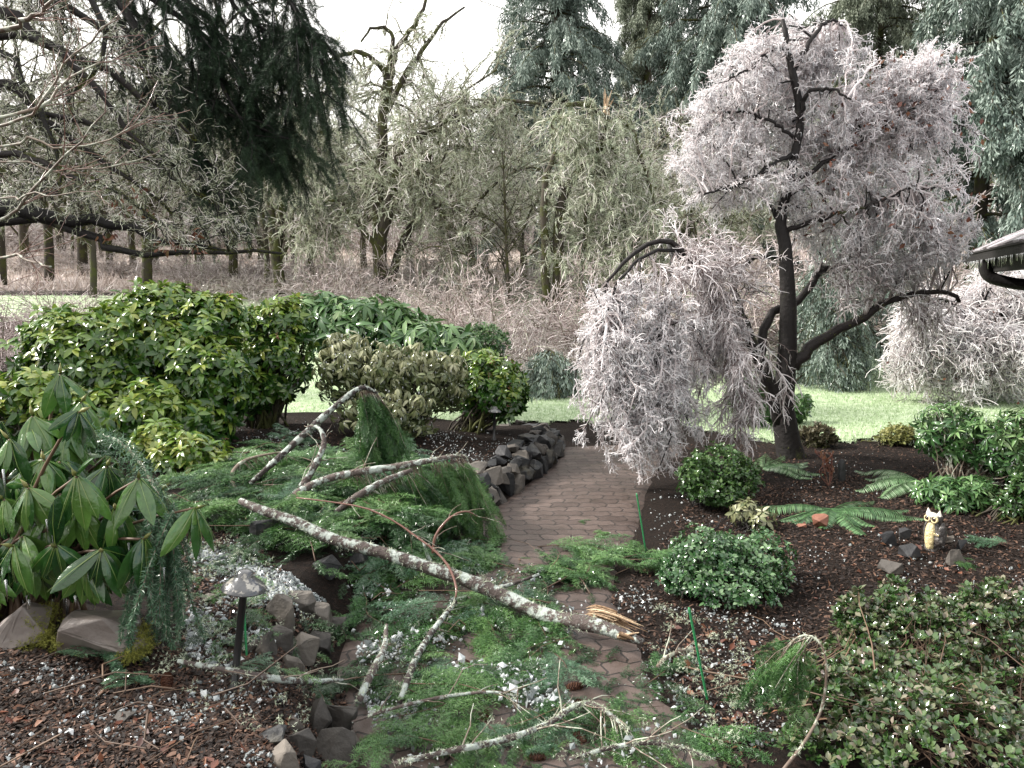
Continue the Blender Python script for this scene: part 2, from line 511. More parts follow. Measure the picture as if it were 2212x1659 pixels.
# ------------------------------------------------------------ materials
tintmat('bark_mossy', [(.028, .023, .017), (.065, .055, .042)], .9, bump=.6, bscale=25, noise=.3, alt=(.062, .068, .018), altscale=3.5, altpos=(.47, .57))
tintmat('bark_near_black', [(.004, .003, .003), (.014, .010, .0095)], .75, coat=.05, bump=.5, bscale=30, noise=.3, nscale=12, alt=(.045, .05, .018), altscale=2.6, altpos=(.6, .68))  # near-black cherry bark; also gives the left oak its silhouette tone
tintmat('bark_lichen', [(.04, .030, .028), (.105, .08, .072)], .8, bump=.7, bscale=45, noise=.3, alt=(.36, .40, .37), altscale=18, altpos=(.49, .56))
tintmat('bark_twig', [(.09, .06, .045), (.24, .19, .15)], .6, noise=.3, alt=(.42, .44, .36), altscale=14, altpos=(.5, .58))
tintmat('bark_thin', [(.05, .030, .020), (.15, .095, .06)], .6, noise=.3)
tintmat('bark_red', [(.11, .035, .03), (.22, .12, .085)], .5, coat=.3)
tintmat('moss_gold', [(.10, .11, .02), (.30, .30, .06)], .9)
tintmat('moss', [(.05, .065, .012), (.16, .17, .03)], .95)
tintmat('lichen', [(.30, .34, .24), (.50, .56, .42), (.70, .75, .61)], .9, transl=.2)
tintmat('lichen_dark', [(.15, .17, .10), (.34, .38, .25), (.56, .60, .46)], .9, transl=.2)
tintmat('twig_frost', [(.20, .165, .15), (.42, .37, .36), (.66, .60, .60)], .45, coat=.3)
tintmat('twig_lichen', [(.24, .23, .17), (.52, .55, .42), (.70, .73, .61), (.66, .60, .58), (.80, .75, .75)], .7)
tintmat('limb_lichen', [(.14, .12, .085), (.36, .37, .27), (.60, .64, .50)], .9, noise=.35, nscale=6, alt=(.040, .032, .024), altscale=5, altpos=(.50, .58))
tintmat('twig_pink', [(.16, .12, .11), (.48, .39, .38), (.80, .72, .72)], .5)
tintmat('ice_twig', [(.16, .11, .10), (.66, .60, .60), (.94, .91, .92), (.98, .97, .98)], .16, coat=.8, transl=.5)
tintmat('ice', [(.80, .82, .84), (.92, .93, .95)], .06, trans=.75, ior=1.31)
tintmat('ice_chip', [(.22, .25, .25), (.55, .59, .60), (.93, .95, .96)], .10, coat=.6, trans=.2, transl=.2, ior=1.31)
tintmat('ice_white', [(.55, .58, .60), (.88, .90, .92)], .12, coat=.5, transl=.35)
tintmat('dead_leaf', [(.07, .025, .018), (.16, .055, .032), (.24, .12, .065)], .5, coat=.4, transl=.2)
tintmat('leaf_pieris', [(.018, .060, .010), (.050, .125, .018), (.15, .235, .035), (.34, .37, .085)], .28, coat=.5, transl=.22)
tintmat('leaf_rhodo', [(.010, .045, .010), (.028, .095, .018), (.085, .18, .035)], .25, coat=.8, transl=.14, noise=.25, nscale=30, coatr=.04, bump=.4, bscale=30)
tintmat('leaf_midrib', [(.10, .17, .04), (.16, .22, .055)], .4, coat=.5)
tintmat('leaf_rhodo_far', [(.03, .085, .028), (.07, .16, .05), (.17, .29, .11), (.40, .52, .27)], .3, coat=.5, transl=.2)
tintmat('leaf_olive', [(.045, .065, .022), (.12, .145, .06), (.27, .28, .15), (.45, .45, .30)], .35, coat=.5, transl=.22)
tintmat('leaf_azalea', [(.014, .050, .014), (.032, .10, .03), (.10, .19, .075), (.28, .40, .23)], .22, coat=.7, transl=.18)
tintmat('leaf_iced', [(.014, .040, .010), (.038, .090, .022), (.075, .115, .042), (.20, .165, .12), (.40, .33, .32)], .16, coat=.8, transl=.15)
tintmat('leaf_small', [(.02, .055, .014), (.04, .095, .022), (.09, .15, .04)], .35, coat=.4, transl=.2)
tintmat('leaf_gold', [(.10, .12, .03), (.24, .25, .08), (.38, .36, .16)], .4, transl=.25)
tintmat('leaf_brown', [(.04, .038, .02), (.10, .09, .05), (.20, .17, .11)], .5, transl=.2)
tintmat('fern', [(.03, .085, .03), (.07, .16, .06), (.16, .28, .13), (.40, .52, .34)], .3, coat=.5, transl=.25)
tintmat('fir_green', [(.012, .042, .012), (.034, .098, .026), (.072, .165, .042), (.12, .22, .07)], .4, coat=.2, transl=.15, objrand=.75)
tintmat('fir_blue', [(.03, .085, .04), (.075, .16, .085), (.20, .31, .20)], .3, coat=.5, transl=.15)
tintmat('fir_dark', [(.009, .020, .011), (.022, .046, .024), (.042, .078, .042)], .6)
tintmat('cedar_frost', [(.035, .058, .046), (.11, .155, .13), (.25, .315, .275), (.42, .49, .43)], .5, coat=.15, transl=.1)
tintmat('cedar_grey', [(.06, .075, .05), (.16, .19, .135), (.34, .38, .29)], .6, transl=.1)
tintmat('stone', [(.026, .024, .022), (.065, .058, .052), (.12, .105, .09)], .75, coat=.08, bump=.8, bscale=18, noise=.35, nscale=6, alt=(.15, .13, .11), altscale=4, altpos=(.55, .68))
tintmat('stone_dark', [(.008, .009, .011), (.028, .028, .030)], .65, coat=.1, bump=.8, bscale=16, noise=.3, alt=(.085, .078, .06), altscale=4, altpos=(.55, .68))
tintmat('stone_mauve', [(.12, .10, .09), (.21, .18, .165)], .55, coat=.3, bump=.6, bscale=14, noise=.3, alt=(.28, .245, .22), altscale=3, altpos=(.52, .66))
tintmat('stone_red', [(.17, .07, .045), (.28, .13, .09)], .6, bump=.5, bscale=30, noise=.3)
tintmat('mulch_chip', [(.010, .006, .005), (.032, .018, .012), (.07, .036, .023), (.16, .09, .06)], .8)
tintmat('cone', [(.05, .02, .014), (.16, .075, .045)], .6)
tintmat('split_wood', [(.22, .13, .07), (.60, .45, .30)], .7, bump=.6, bscale=60, noise=.35, nscale=40)
tintmat('black_metal', [(.006, .006, .007), (.014, .014, .015)], .38, coat=.3)
tintmat('lamp_metal', [(.03, .032, .036), (.11, .11, .115)], .28, coat=.8, noise=.5, nscale=35, bump=.3, bscale=40, alt=(.36, .34, .30), altscale=30, altpos=(.54, .60))
tintmat('green_plastic', [(.012, .16, .05), (.03, .25, .09)], .35, coat=.5, bump=.4, bscale=200)
tintmat('owl_feather', [(.03, .027, .027), (.10, .088, .08)], .45, coat=.4, bump=.9, bscale=55, noise=.4, nscale=30, alt=(.32, .29, .27), altscale=22, altpos=(.58, .66))
tintmat('owl_cream', [(.50, .40, .19), (.80, .68, .40)], .5, coat=.3, bump=.8, bscale=70, noise=.35, nscale=50)
tintmat('owl_white', [(.55, .50, .43), (.85, .80, .72)], .5, coat=.3, bump=.5, bscale=60, noise=.3, nscale=40)
tintmat('owl_eye', [(.02, .012, .008), (.04, .022, .012)], .15, coat=.8)
tintmat('shingle', [(.16, .14, .14), (.42, .39, .41), (.75, .72, .76)], .5, coat=.4, bump=.7, bscale=20, noise=.3)
tintmat('dark_paint', [(.004, .003, .003), (.009, .007, .007)], .85, bump=.3, bscale=30)
tintmat('wall_brown', [(.05, .034, .026), (.09, .06, .045)], .6, bump=.3, bscale=8)
tintmat('grass', [(.26, .38, .18), (.46, .58, .36), (.70, .78, .62)], .5, transl=.3)
tintmat('field_grass', [(.36, .29, .25), (.58, .50, .46), (.74, .67, .65)], .6, transl=.2)

# ground: wet dark bark mulch near, soil and frosted pasture beyond
m, t, nn = nodemat('ground')
co = nn('ShaderNodeTexCoord')
def noisen(scale, detail=5, rough=.6):
    n = nn('ShaderNodeTexNoise'); n.inputs['Scale'].default_value = scale; n.inputs['Detail'].default_value = detail; n.inputs['Roughness'].default_value = rough
    t.links.new(co.outputs['Object'], n.inputs['Vector']); return n
n1 = noisen(55, 6, .75); r1 = nn('ShaderNodeValToRGB'); setramp(r1, [(.3, (.004, .003, .0025)), (.5, (.014, .009, .0068)), (.66, (.036, .021, .015)), (.78, (.08, .047, .03))])
t.links.new(n1.outputs['Fac'], r1.inputs['Fac'])
n2 = noisen(.35, 6, .6); r2 = nn('ShaderNodeValToRGB'); setramp(r2, [(.38, (.30, .24, .20)), (.5, (.50, .43, .38)), (.62, (.62, .55, .52))])
t.links.new(n2.outputs['Fac'], r2.inputs['Fac'])
sx = nn('ShaderNodeSeparateXYZ'); t.links.new(co.outputs['Object'], sx.inputs[0])
n3 = noisen(.6, 4); ma = nn('ShaderNodeMath', operation='MULTIPLY_ADD'); ma.inputs[1].default_value = 6; t.links.new(n3.outputs['Fac'], ma.inputs[0]); t.links.new(sx.outputs['Y'], ma.inputs[2])
mr_ = nn('ShaderNodeMapRange'); mr_.inputs['From Min'].default_value = 25; mr_.inputs['From Max'].default_value = 29; t.links.new(ma.outputs[0], mr_.inputs['Value'])
mx = nn('ShaderNodeMix', data_type='RGBA'); t.links.new(mr_.outputs['Result'], mx.inputs['Factor']); t.links.new(r1.outputs['Color'], mx.inputs['A']); t.links.new(r2.outputs['Color'], mx.inputs['B'])
b = nn('ShaderNodeBsdfPrincipled'); b.inputs['Roughness'].default_value = .9; b.inputs['Specular IOR Level'].default_value = .2; t.links.new(mx.outputs['Result'], b.inputs['Base Color'])
bu = nn('ShaderNodeBump'); bu.inputs['Strength'].default_value = 1; bu.inputs['Distance'].default_value = .03; t.links.new(n1.outputs['Fac'], bu.inputs['Height']); t.links.new(bu.outputs['Normal'], b.inputs['Normal'])
o_ = nn('ShaderNodeOutputMaterial'); t.links.new(b.outputs[0], o_.inputs['Surface'])

# lawn sheet
m, t, nn = nodemat('lawn')
co = nn('ShaderNodeTexCoord')
n1 = noisen(9, 6, .7); r1 = nn('ShaderNodeValToRGB'); setramp(r1, [(.3, (.24, .35, .16)), (.5, (.42, .53, .32)), (.7, (.62, .70, .52))])
t.links.new(n1.outputs['Fac'], r1.inputs['Fac'])
b = nn('ShaderNodeBsdfPrincipled'); b.inputs['Roughness'].default_value = .7; t.links.new(r1.outputs['Color'], b.inputs['Base Color'])
n2 = noisen(60, 3); bu = nn('ShaderNodeBump'); bu.inputs['Strength'].default_value = .8; bu.inputs['Distance'].default_value = .04; t.links.new(n2.outputs['Fac'], bu.inputs['Height']); t.links.new(bu.outputs['Normal'], b.inputs['Normal'])
o_ = nn('ShaderNodeOutputMaterial'); t.links.new(b.outputs[0], o_.inputs['Surface'])

# brick pavers with zigzag joints
m, t, nn = nodemat('pavers')
co = nn('ShaderNodeTexCoord')
sx = nn('ShaderNodeSeparateXYZ'); t.links.new(co.outputs['Object'], sx.inputs[0])
def mth(op, a, b=None, c=None):
    n = nn('ShaderNodeMath', operation=op)
    for i, q in enumerate((a, b, c)):
        if q is None: continue
        if isinstance(q, (int, float)): n.inputs[i].default_value = q
        else: t.links.new(q, n.inputs[i])
    return n.outputs[0]
nw = noisen(2.2, 3); wobx = mth('MULTIPLY_ADD', nw.outputs['Fac'], .05, sx.outputs['Y'])
yy = mth('MULTIPLY_ADD', mth('PINGPONG', sx.outputs['X'], .056), .42, wobx)
xx = mth('MULTIPLY_ADD', mth('PINGPONG', sx.outputs['Y'], .056), .42, sx.outputs['X'])
cb = nn('ShaderNodeCombineXYZ'); t.links.new(xx, cb.inputs[0]); t.links.new(yy, cb.inputs[1])
br = nn('ShaderNodeTexBrick'); t.links.new(cb.outputs[0], br.inputs['Vector'])
br.inputs['Scale'].default_value = 1; br.inputs['Brick Width'].default_value = .20; br.inputs['Row Height'].default_value = .105
br.inputs['Mortar Size'].default_value = .0055; br.inputs['Mortar Smooth'].default_value = .3; br.inputs['Bias'].default_value = 0
br.inputs['Color1'].default_value = (.060, .042, .036, 1); br.inputs['Color2'].default_value = (.100, .073, .063, 1); br.inputs['Mortar'].default_value = (.018, .014, .012, 1)
n1 = noisen(6, 6, .7); r1 = nn('ShaderNodeValToRGB'); setramp(r1, [(.3, (.62, .60, .58)), (.55, (1, 1, 1)), (.75, (1.12, 1.08, 1.05))]); t.links.new(n1.outputs['Fac'], r1.inputs['Fac'])
mx = nn('ShaderNodeMix', data_type='RGBA', blend_type='MULTIPLY'); mx.inputs['Factor'].default_value = 1; t.links.new(br.outputs['Color'], mx.inputs['A']); t.links.new(r1.outputs['Color'], mx.inputs['B'])
b = nn('ShaderNodeBsdfPrincipled'); t.links.new(mx.outputs['Result'], b.inputs['Base Color'])
r3 = nn('ShaderNodeValToRGB'); setramp(r3, [(.35, (.35,) * 3), (.65, (.7,) * 3)]); t.links.new(n1.outputs['Fac'], r3.inputs['Fac']); t.links.new(r3.outputs['Color'], b.inputs['Roughness'])
n4 = noisen(120, 4); hh = mth('MULTIPLY_ADD', n4.outputs['Fac'], .25, mth('SUBTRACT', 1.0, br.outputs['Fac']))
bu = nn('ShaderNodeBump'); bu.inputs['Strength'].default_value = .8; bu.inputs['Distance'].default_value = .008; t.links.new(hh, bu.inputs['Height']); t.links.new(bu.outputs['Normal'], b.inputs['Normal'])
o_ = nn('ShaderNodeOutputMaterial'); t.links.new(b.outputs[0], o_.inputs['Surface'])

# ------------------------------------------------------------ ground, lawn, path
def grid_sheet(name, xs, ys, mat, dz=0., keep=None):
    X, Y = np.meshgrid(xs, ys); Z = H(X, Y) + dz
    nx = len(xs); ny = len(ys)
    a = (np.arange(ny - 1)[:, None] * nx + np.arange(nx - 1)[None]).ravel()
    Fc = np.stack([a, a + 1, a + nx + 1, a + nx], 1)
    if keep is not None:
        k = keep(X, Y).ravel(); Fc = Fc[k[Fc].all(1)]
    mb = MB(); mb.add(np.stack([X, Y, Z], -1), Fc, .5)
    return tag(mb.build(name, mat), kind='structure')
xs = np.unique(np.concatenate([np.arange(-5, 5.01, .07), np.arange(-14, 14, .4), np.arange(-60, 60, 3), np.linspace(-400, 400, 41)]).round(4))
ys = np.unique(np.concatenate([np.arange(1.5, 9.6, .07), np.arange(-8, 26, .4), np.arange(20, 100, 2.5), np.linspace(-60, 600, 40)]).round(4))
grid_sheet('ground', xs, ys, 'ground')
def lawn_keep(x, y):
    e = 8.75 + .25 * np.sin(1.3 * x) + .09 * np.sin(11 * x) + .07 * np.sin(23 * x + 2) - 1.05 * smooth(1.6, 2.6, x) + .1 * np.sin(4.1 * x)
    soil = (x < -3.2) & ((y < 17 + .8 * np.sin(x)) | (y > 21.5)) & (x < -3.2 - .25 * (y - 9))
    return (y > e) & ~soil
lx = np.arange(-16, 12, .12); ly = np.arange(7.0, 24.5, .12)
grid_sheet('lawn', lx, ly, 'lawn', .022, lawn_keep)
s = np.linspace(0, 1, 90); tt = np.linspace(0, 1, 24)
Lp = resample(np.c_[LEFT_W, np.zeros(len(LEFT_W))], 90); Rp = resample(np.c_[RIGHT_W, np.zeros(len(RIGHT_W))], 90)
Vp = Lp[:, None] * (1 - tt)[None, :, None] + Rp[:, None] * tt[None, :, None]
edge = (rng.normal(size=90) * .018); Vp[:, -1, 0] += edge; Vp[:, -2, 0] += edge * .5
Vp[..., 2] = .006 + .012 * np.sin(np.pi * tt)[None] - .02 * (tt > .999) - .02 * (tt < .001)
a = (np.arange(89)[:, None] * 24 + np.arange(23)[None]).ravel()
mb = MB(); mb.add(Vp, np.stack([a, a + 1, a + 25, a + 24], 1)); tag(mb.build('garden_path', 'pavers'), kind='structure')

# grass blades
def blades(name, pos, lo, hi, wd, mat, lean=.5, kind='stuff', label=None, cat=None):
    n = len(pos); mb = MB(); z = nrm(rng.normal(size=(n, 3)) * lean + [0, 0, 1]); h = rng.uniform(lo, hi, n)[:, None]
    sd = nrm(np.cross(z, rdir(n))) * wd / 2
    V = np.stack([pos - sd, pos + sd, pos + z * h], 1)
    mb.add(V, np.arange(3 * n).reshape(-1, 3), np.repeat(rng.random(n), 3))
    return tag(mb.build(name, mat, smooth=False), label, cat, kind=kind)
n = 60000; x = rng.uniform(-3.5, 7.5, n); y = 7.2 + 6 * rng.random(n) ** 1.3
k = lawn_keep(x, y) & (np.abs(x) < .75 * y); pos = np.stack([x, y, H(x, y) + .015], 1)[k]
blades('lawn_grass', pos, .025, .065, .011, 'grass', .6, label='short frosted pale green lawn grass', cat='grass')
n = 9000; x = rng.uniform(-14, 2, n); y = rng.uniform(13, 24, n); pos = np.stack([x, y, H(x, y) + .015], 1)[lawn_keep(x, y)]
blades('rough_grass', pos, .05, .14, .02, 'grass', .6, label='rough pale green grass below the wood', cat='grass')
n = 26000; y = 23 + 55 * rng.random(n) ** 1.5; x = rng.uniform(-.95, .5, n) * y; pos = np.stack([x, y, H(x, y)], 1)
blades('pasture_grass', pos, .2, .55, .05, 'field_grass', .5, label='pinkish frosted long grass on the far slope', cat='grass')
# ------------------------------------------------------------ conifers
def cedar(name, label, height, rbase, seed, mat, loc, nb=110, ncurt=5200, droop=.16, csize=(.3, .72), group=None, low=.12, sparse=1.0, tpow=.8):
    """tall conifer: trunk, drooping branches and hanging clumps"""
    global rng
    keep = rng; rng = np.random.default_rng(seed)
    root = thing(name, label, 'conifer', loc, group); o = np.array(loc, float)
    tr = resample([o, o + [.1, 0, height * .5], o + [0, .05, height]], 12)
    mb = MB(); tubes(mb, tr, np.linspace(height * .016, .02, 12), 8, rng.random(1)); mb.build('trunk', 'bark_mossy', root)
    t = low + (1 - low) * rng.random(nb) ** .85; t = np.clip(t, low, .985); az = rng.uniform(0, 6.28, nb)
    st = np.stack([np.interp(t, np.linspace(0, 1, 12), tr[:, i]) for i in range(3)], 1)
    Ln = rbase * (1 - t) ** tpow * rng.uniform(.72, 1.12, nb) + .25
    D = np.stack([np.cos(az), np.sin(az), rng.uniform(-.05, .3, nb)], 1); K = 7
    Br = np.empty((nb, K, 3)); Br[:, 0] = st
    for k in range(1, K):
        D[:, 2] -= droop * (.6 + .8 * k / K); D = nrm(D + rng.normal(size=(nb, 3)) * .06)
        Br[:, k] = Br[:, k - 1] + D * (Ln / (K - 1))[:, None]
    mb = MB(); Rb = (.012 + .012 * Ln)[:, None] * np.linspace(1, .25, K)[None]; tubes(mb, Br, Rb, 4, rng.random(nb))
    S, Rs = grow(Br, Rb, nb * 6, .3, .9, 4, (.5, 1.0), .22, .1, .25, .5, flat=.6); S[:, 1:, 2] -= .02
    tubes(mb, S, Rs, 3, rng.random(len(S))); mb.build('branches', 'bark_mossy', root)
    mb = MB(); nS = int(ncurt * sparse)
    for i in range(5):
        n = nS // 5
        p1, d1, _, _ = sample_on(Br, n * 6 // 10, .15); p2, d2, _, _ = sample_on(S, n - n * 6 // 10, .15)
        p = np.vstack([p1, p2]); d = np.vstack([d1, d2]); p = p + rng.normal(size=p.shape) * .05
        zax = nrm(rng.normal(size=p.shape) * .12 + [0, 0, 1] - d * .25); x = rdir(len(p))
        fr = frames(x - zax * np.sum(x * zax, -1, keepdims=True), zax)
        inst(mb, CURT[i][0], CURT[i][1], p, fr, rng.uniform(csize[0], csize[1], len(p)), rng.random(len(p)) * .8, rng.uniform(0, .25, len(CURT[i][0])))
    mb.build('foliage', mat, root, smooth=False)
    rng = keep
    return root
def base_at(u, Y):
    x = (u - 1106) / F * Y * (cp / cp); x = P(u, 620, Y)[0]
    return (x, Y, float(H(x, Y)) - .05)

cedar('cedar_tree', 'tall grey green cedar with narrow drooping boughs, left of the broken lichen tree top', 17.5, 4.6, 3, 'cedar_frost', base_at(1195, 30), 240, 16500, .17)
cedar('cedar_tree', 'broad dark cedar with steep hanging boughs directly left of the icy cherry crown', 19, 5.2, 4, 'cedar_frost', base_at(1560, 28), 240, 17000, .22)
cedar('cedar_tree', 'slim yellowish grey cedar squeezed between the two tall cedars at top centre', 20, 3.0, 5, 'cedar_grey', base_at(1385, 36), 190, 12500, .22)
cedar('cedar_tree', 'olive tinted cedar standing behind the top of the icy cherry crown', 20, 4.6, 6, 'cedar_grey', base_at(1862, 31), 240, 16500, .22)
cedar('cedar_tree', 'blue grey cedar rising behind the shingled roof corner', 14.2, 3.6, 7, 'cedar_frost', base_at(2100, 21), 240, 15500, .2)

# dark boughs overhanging from a fir whose trunk stands outside the picture
root = thing('fir_tree', 'dark fir boughs overhanging the upper left with long hanging twig tips', 'conifer', (-9.6, 12, float(H(-9.6, 12))))
o = ORG[root.name]
mb = MB(); tubes(mb, resample([o, o + [.1, .1, 6], o + [0, 0, 13]], 10), np.linspace(.34, .1, 10), 10, .4); mb.build('trunk', 'bark_mossy', root)
mains = []
for pxs, h in [([(-260, -420), (60, -200), (270, 20), (330, 150), (420, 300), (470, 420)], (16, 7, 2)), ([(-260, -420), (200, -190), (380, 0), (460, 150), (560, 330)], (14, 7, 2)),
               ([(-260, -420), (250, -260), (480, -60), (590, 120), (625, 330)], (13, 6, 2)), ([(-200, -460), (330, -300), (560, -80), (660, 60), (690, 200)], (13, 6, 2)),
               ([(60, -200), (240, 20), (340, 160), (480, 240), (620, 300)], (9, 5, 2)), ([(-260, -420), (150, -120), (420, 60), (540, 190), (600, 400)], (12, 6, 2)),
               ([(200, -190), (420, -100), (520, 30), (600, 90), (640, 230)], (8, 4, 2))]:
    q, r = limb(pxs, 11.2, h, 14, 10.2 + rng.uniform(-.5, .5)); mains.append((q, r))
mb = MB()
for q, r in mains: tubes(mb, q, r, 6, .2)
Pm = np.stack([m_[0] for m_ in mains]); Rm = np.stack([m_[1] for m_ in mains])
S1, R1 = grow(Pm, Rm, 210, .5, 1.5, 6, (.4, 1.0), .25, .10, .3, .5, rmax=.012)
S2, R2 = grow(S1, R1, 1500, .15, .6, 4, (.3, .9), .42, .12, .15, .5, rmax=.005)
tubes(mb, S1, R1, 4, rng.random(len(S1)) * .5); tubes(mb, S2, R2, 3, rng.random(len(S2)) * .5); mb.build('branches', 'bark_near_black', root)
mb = MB()
allp, alld, ix, tt_ = sample_on(S2, 7400); more, mored, _, _ = sample_on(S1, 2200)
allp = np.vstack([allp, more]); alld = np.vstack([alld, mored])
uv_x = allp[:, 0] / allp[:, 1] * F + 1106
for i in range(3):
    k = np.arange(i, len(allp), 3)
    dd = nrm(alld[k] + [0, 0, -.5] + rng.normal(size=(len(k), 3)) * .35)
    inst(mb, BRUSH[i][0][::1], BRUSH[i][1], allp[k], frames(dd, rdir(len(k))), np.stack([rng.uniform(.12, .26, len(k)), np.full(len(k), .34), np.full(len(k), .34)], 1), rng.random(len(k)))
mb.build('foliage', 'fir_dark', root, smooth=False)

# ------------------------------------------------------------ lichen clad bare trees
def finish_tree(root, limbs, n1, n2, n3, ntuft, reachlobes=None, lift=.25, twig='twig_frost', len2=(.4, 1.1), len3=(.15, .5), grav=.14, tuft=(.03, .09), bark='bark_mossy', lich='lichen', r1=.014, tubes0=10, strands=0, wob=.15, rk=1., limbmat=None):
    """limbs: list of (points, radii); grows three levels of branches, lichen tufts and hanging strands"""
    mb = MB()
    for q, r in limbs: tubes(mb, q, r, tubes0, rng.random(1))
    mb.build('trunk', bark, root)
    Pm = np.stack([resample(q, 14) for q, r in limbs]); Rm = np.stack([np.interp(np.linspace(0, 1, 14), np.linspace(0, 1, len(r)), r) for q, r in limbs])
    mb = MB()
    if reachlobes is not None:
        tg, _ = in_lobes(reachlobes, n1, 0, 1, .6); S1 = reach([q[2:] for q, r in limbs], tg, lift, 8, .7, .03); R1 = r1 * rk * np.linspace(1, .35, 8)[None] * rng.uniform(.6, 1.4, (n1, 1))
    else:
        S1, R1 = grow(Pm, Rm, n1, len2[1] * 1.2, len2[1] * 2.6, 8, (.4, 1.0), grav * .6, .10, .35, .6, rmax=r1 * 2, up=.5)
    S2, R2 = grow(S1, R1, n2, len2[0], len2[1], 6, (.4, 1.1), grav, wob, .15, .6, rmax=r1 * .6 * rk)
    S3, R3 = grow(S2, R2, n3, len3[0], len3[1], 4, (.4, 1.2), grav, wob * 1.3, .1, .7, rmax=r1 * .4 * rk)
    tubes(mb, S1, R1, 5, rng.random(len(S1)) * .3); tubes(mb, S2, R2, 4, rng.random(len(S2)) * .6)
    mb.build('branches', limbmat or bark, root)
    mb = MB(); tubes(mb, S3, np.maximum(R3, r1 * .22 * rk), 3, rng.random(len(S3))); mb.build('twigs', twig, root)
    mb = MB()
    ntuft = int(ntuft * 1.7)
    pa, da, _, _ = sample_on(S2, int(ntuft * .5)); pb, db, _, _ = sample_on(S1, int(ntuft * .4), .1); pc, dc, _, _ = sample_on(Pm, int(ntuft * .1), .3)
    p = np.vstack([pa, pb, pc])
    for i in range(4):
        k = np.arange(i, len(p), 4)
        inst(mb, TUFT[i][0], TUFT[i][1], p[k], rframes(len(k), .6), rng.uniform(tuft[0], tuft[1], len(k)), rng.random(len(k)) * .9)
    if strands:
        p, _, _, _ = sample_on(S2, strands)
        for i in range(4):
            k = np.arange(i, len(p), 4); zz = np.repeat(np.eye(3)[None], len(k), 0)
            inst(mb, CURT[i][0], CURT[i][1], p[k], zz, np.stack([rng.uniform(.12, .3, len(k)), rng.uniform(.12, .3, len(k)), rng.uniform(.15, .45, len(k))], 1), rng.random(len(k)))
    mb.build('lichen', lich, root, smooth=False)

# central oak
Y = 19
root = thing('oak_tree', 'tall bare mossy oak with curving twin stems at the centre of the wood edge', 'tree', base_at(826, Y))
limbs = [limb(a, Y, h, 16, ye, .02) for a, h, ye in [
    ([(826, 668), (822, 603), (818, 500), (818, 400), (828, 260), (833, 182), (837, 145)], (19, 15, 13, 11, 9, 6), Y),
    ([(822, 560), (829, 490), (850, 420), (862, 360), (858, 327), (900, 300), (939, 280), (975, 258), (1022, 240), (1060, 224), (1095, 218), (1168, 224)], (13, 10, 7, 3), 18.4),
    ([(833, 215), (844, 182), (850, 140), (858, 109), (888, 65), (910, 28), (935, -20)], (8, 6, 5, 3), Y),
    ([(836, 240), (862, 185), (890, 140), (917, 105), (940, 72), (960, 44), (1004, 15)], (7, 5, 2), 19.5),
    ([(824, 500), (833, 455), (869, 429), (898, 400), (930, 420), (955, 470), (975, 520)], (9, 7, 3), 18.2),
    ([(826, 470), (850, 430), (888, 386), (931, 335), (960, 322), (1000, 318), (1050, 330)], (10, 7, 3), 19.3),
    ([(820, 545), (811, 527), (780, 490), (749, 451), (725, 430), (700, 440)], (7, 5, 2), 18.8),
    ([(833, 165), (826, 145), (804, 127), (780, 115), (760, 113), (735, 120), (713, 130), (700, 160)], (6, 5, 2), Y),
    ([(836, 170), (842, 120), (850, 80), (830, 60), (800, 62), (780, 90)], (6, 4, 2), 18.7),
    ([(850, 668), (848, 610), (856, 560), (870, 520), (890, 480)], (11, 9, 5), 19.4)]]
lb = [lobe(900, 150, 130, 150, Y), lobe(960, 300, 170, 120, 18.6), lobe(900, 420, 150, 130, 18.6), lobe(760, 180, 80, 80, Y), lobe(1080, 300, 90, 110, 18.4), lobe(960, 520, 120, 90, 18.4), lobe(770, 420, 70, 110, 18.8)]
finish_tree(root, limbs, 190, 1100, 3600, 7500, lb, .3, twig='twig_lichen', grav=.11, len2=(.4, 1.2), len3=(.15, .5), tuft=(.04, .11), strands=60, wob=.22, rk=1.9, limbmat='limb_lichen')

# broken lichen hung tree right of the centre
Y = 17
root = thing('broken_tree', 'snapped tree with a splintered top and thick curtains of pale lichen, centre right', 'tree', base_at(1205, Y))
limbs = [limb(a, Y, h, 16, ye, .02) for a, h, ye in [
    ([(1207, 690), (1204, 603), (1211, 455), (1240, 380), (1290, 330), (1303, 280), (1310, 228)], (15, 12, 9, 8, 6), Y),
    ([(1180, 680), (1178, 603), (1175, 436), (1180, 380), (1200, 330)], (10, 8, 5), Y),
    ([(1306, 255), (1275, 226), (1240, 226), (1210, 236), (1190, 270)], (6, 5, 2), 16.6), ([(1308, 262), (1350, 262), (1379, 327), (1404, 400), (1420, 480)], (6, 5, 2), 16.6),
    ([(1300, 300), (1330, 330), (1345, 420), (1350, 520)], (6, 4, 2), 16.8), ([(1295, 330), (1270, 400), (1262, 500), (1255, 580)], (6, 4, 2), 17)]]
lb = [lobe(1290, 330, 95, 95, Y), lobe(1380, 420, 70, 150, 16.6), lobe(1300, 520, 110, 120, Y), lobe(1210, 480, 70, 120, 17), lobe(1400, 560, 60, 90, 16.5), lobe(1240, 280, 70, 60, 16.8)]
finish_tree(root, limbs, 170, 900, 3600, 8500, lb, .22, twig='twig_lichen', grav=.24, tuft=(.04, .13), strands=260, wob=.22, rk=1.8, limbmat='limb_lichen')
mb = MB(); tip = limbs[0][0][-1]
for i in range(7): tubes(mb, np.array([tip + rng.normal(size=3) * .04 - [0, 0, .15], tip + rng.normal(size=3) * .05 + [0, 0, .1 + .25 * rng.random()]]), [.04, .004], 4, rng.random(1))
mb.build('splintered_wood', 'split_wood', root)

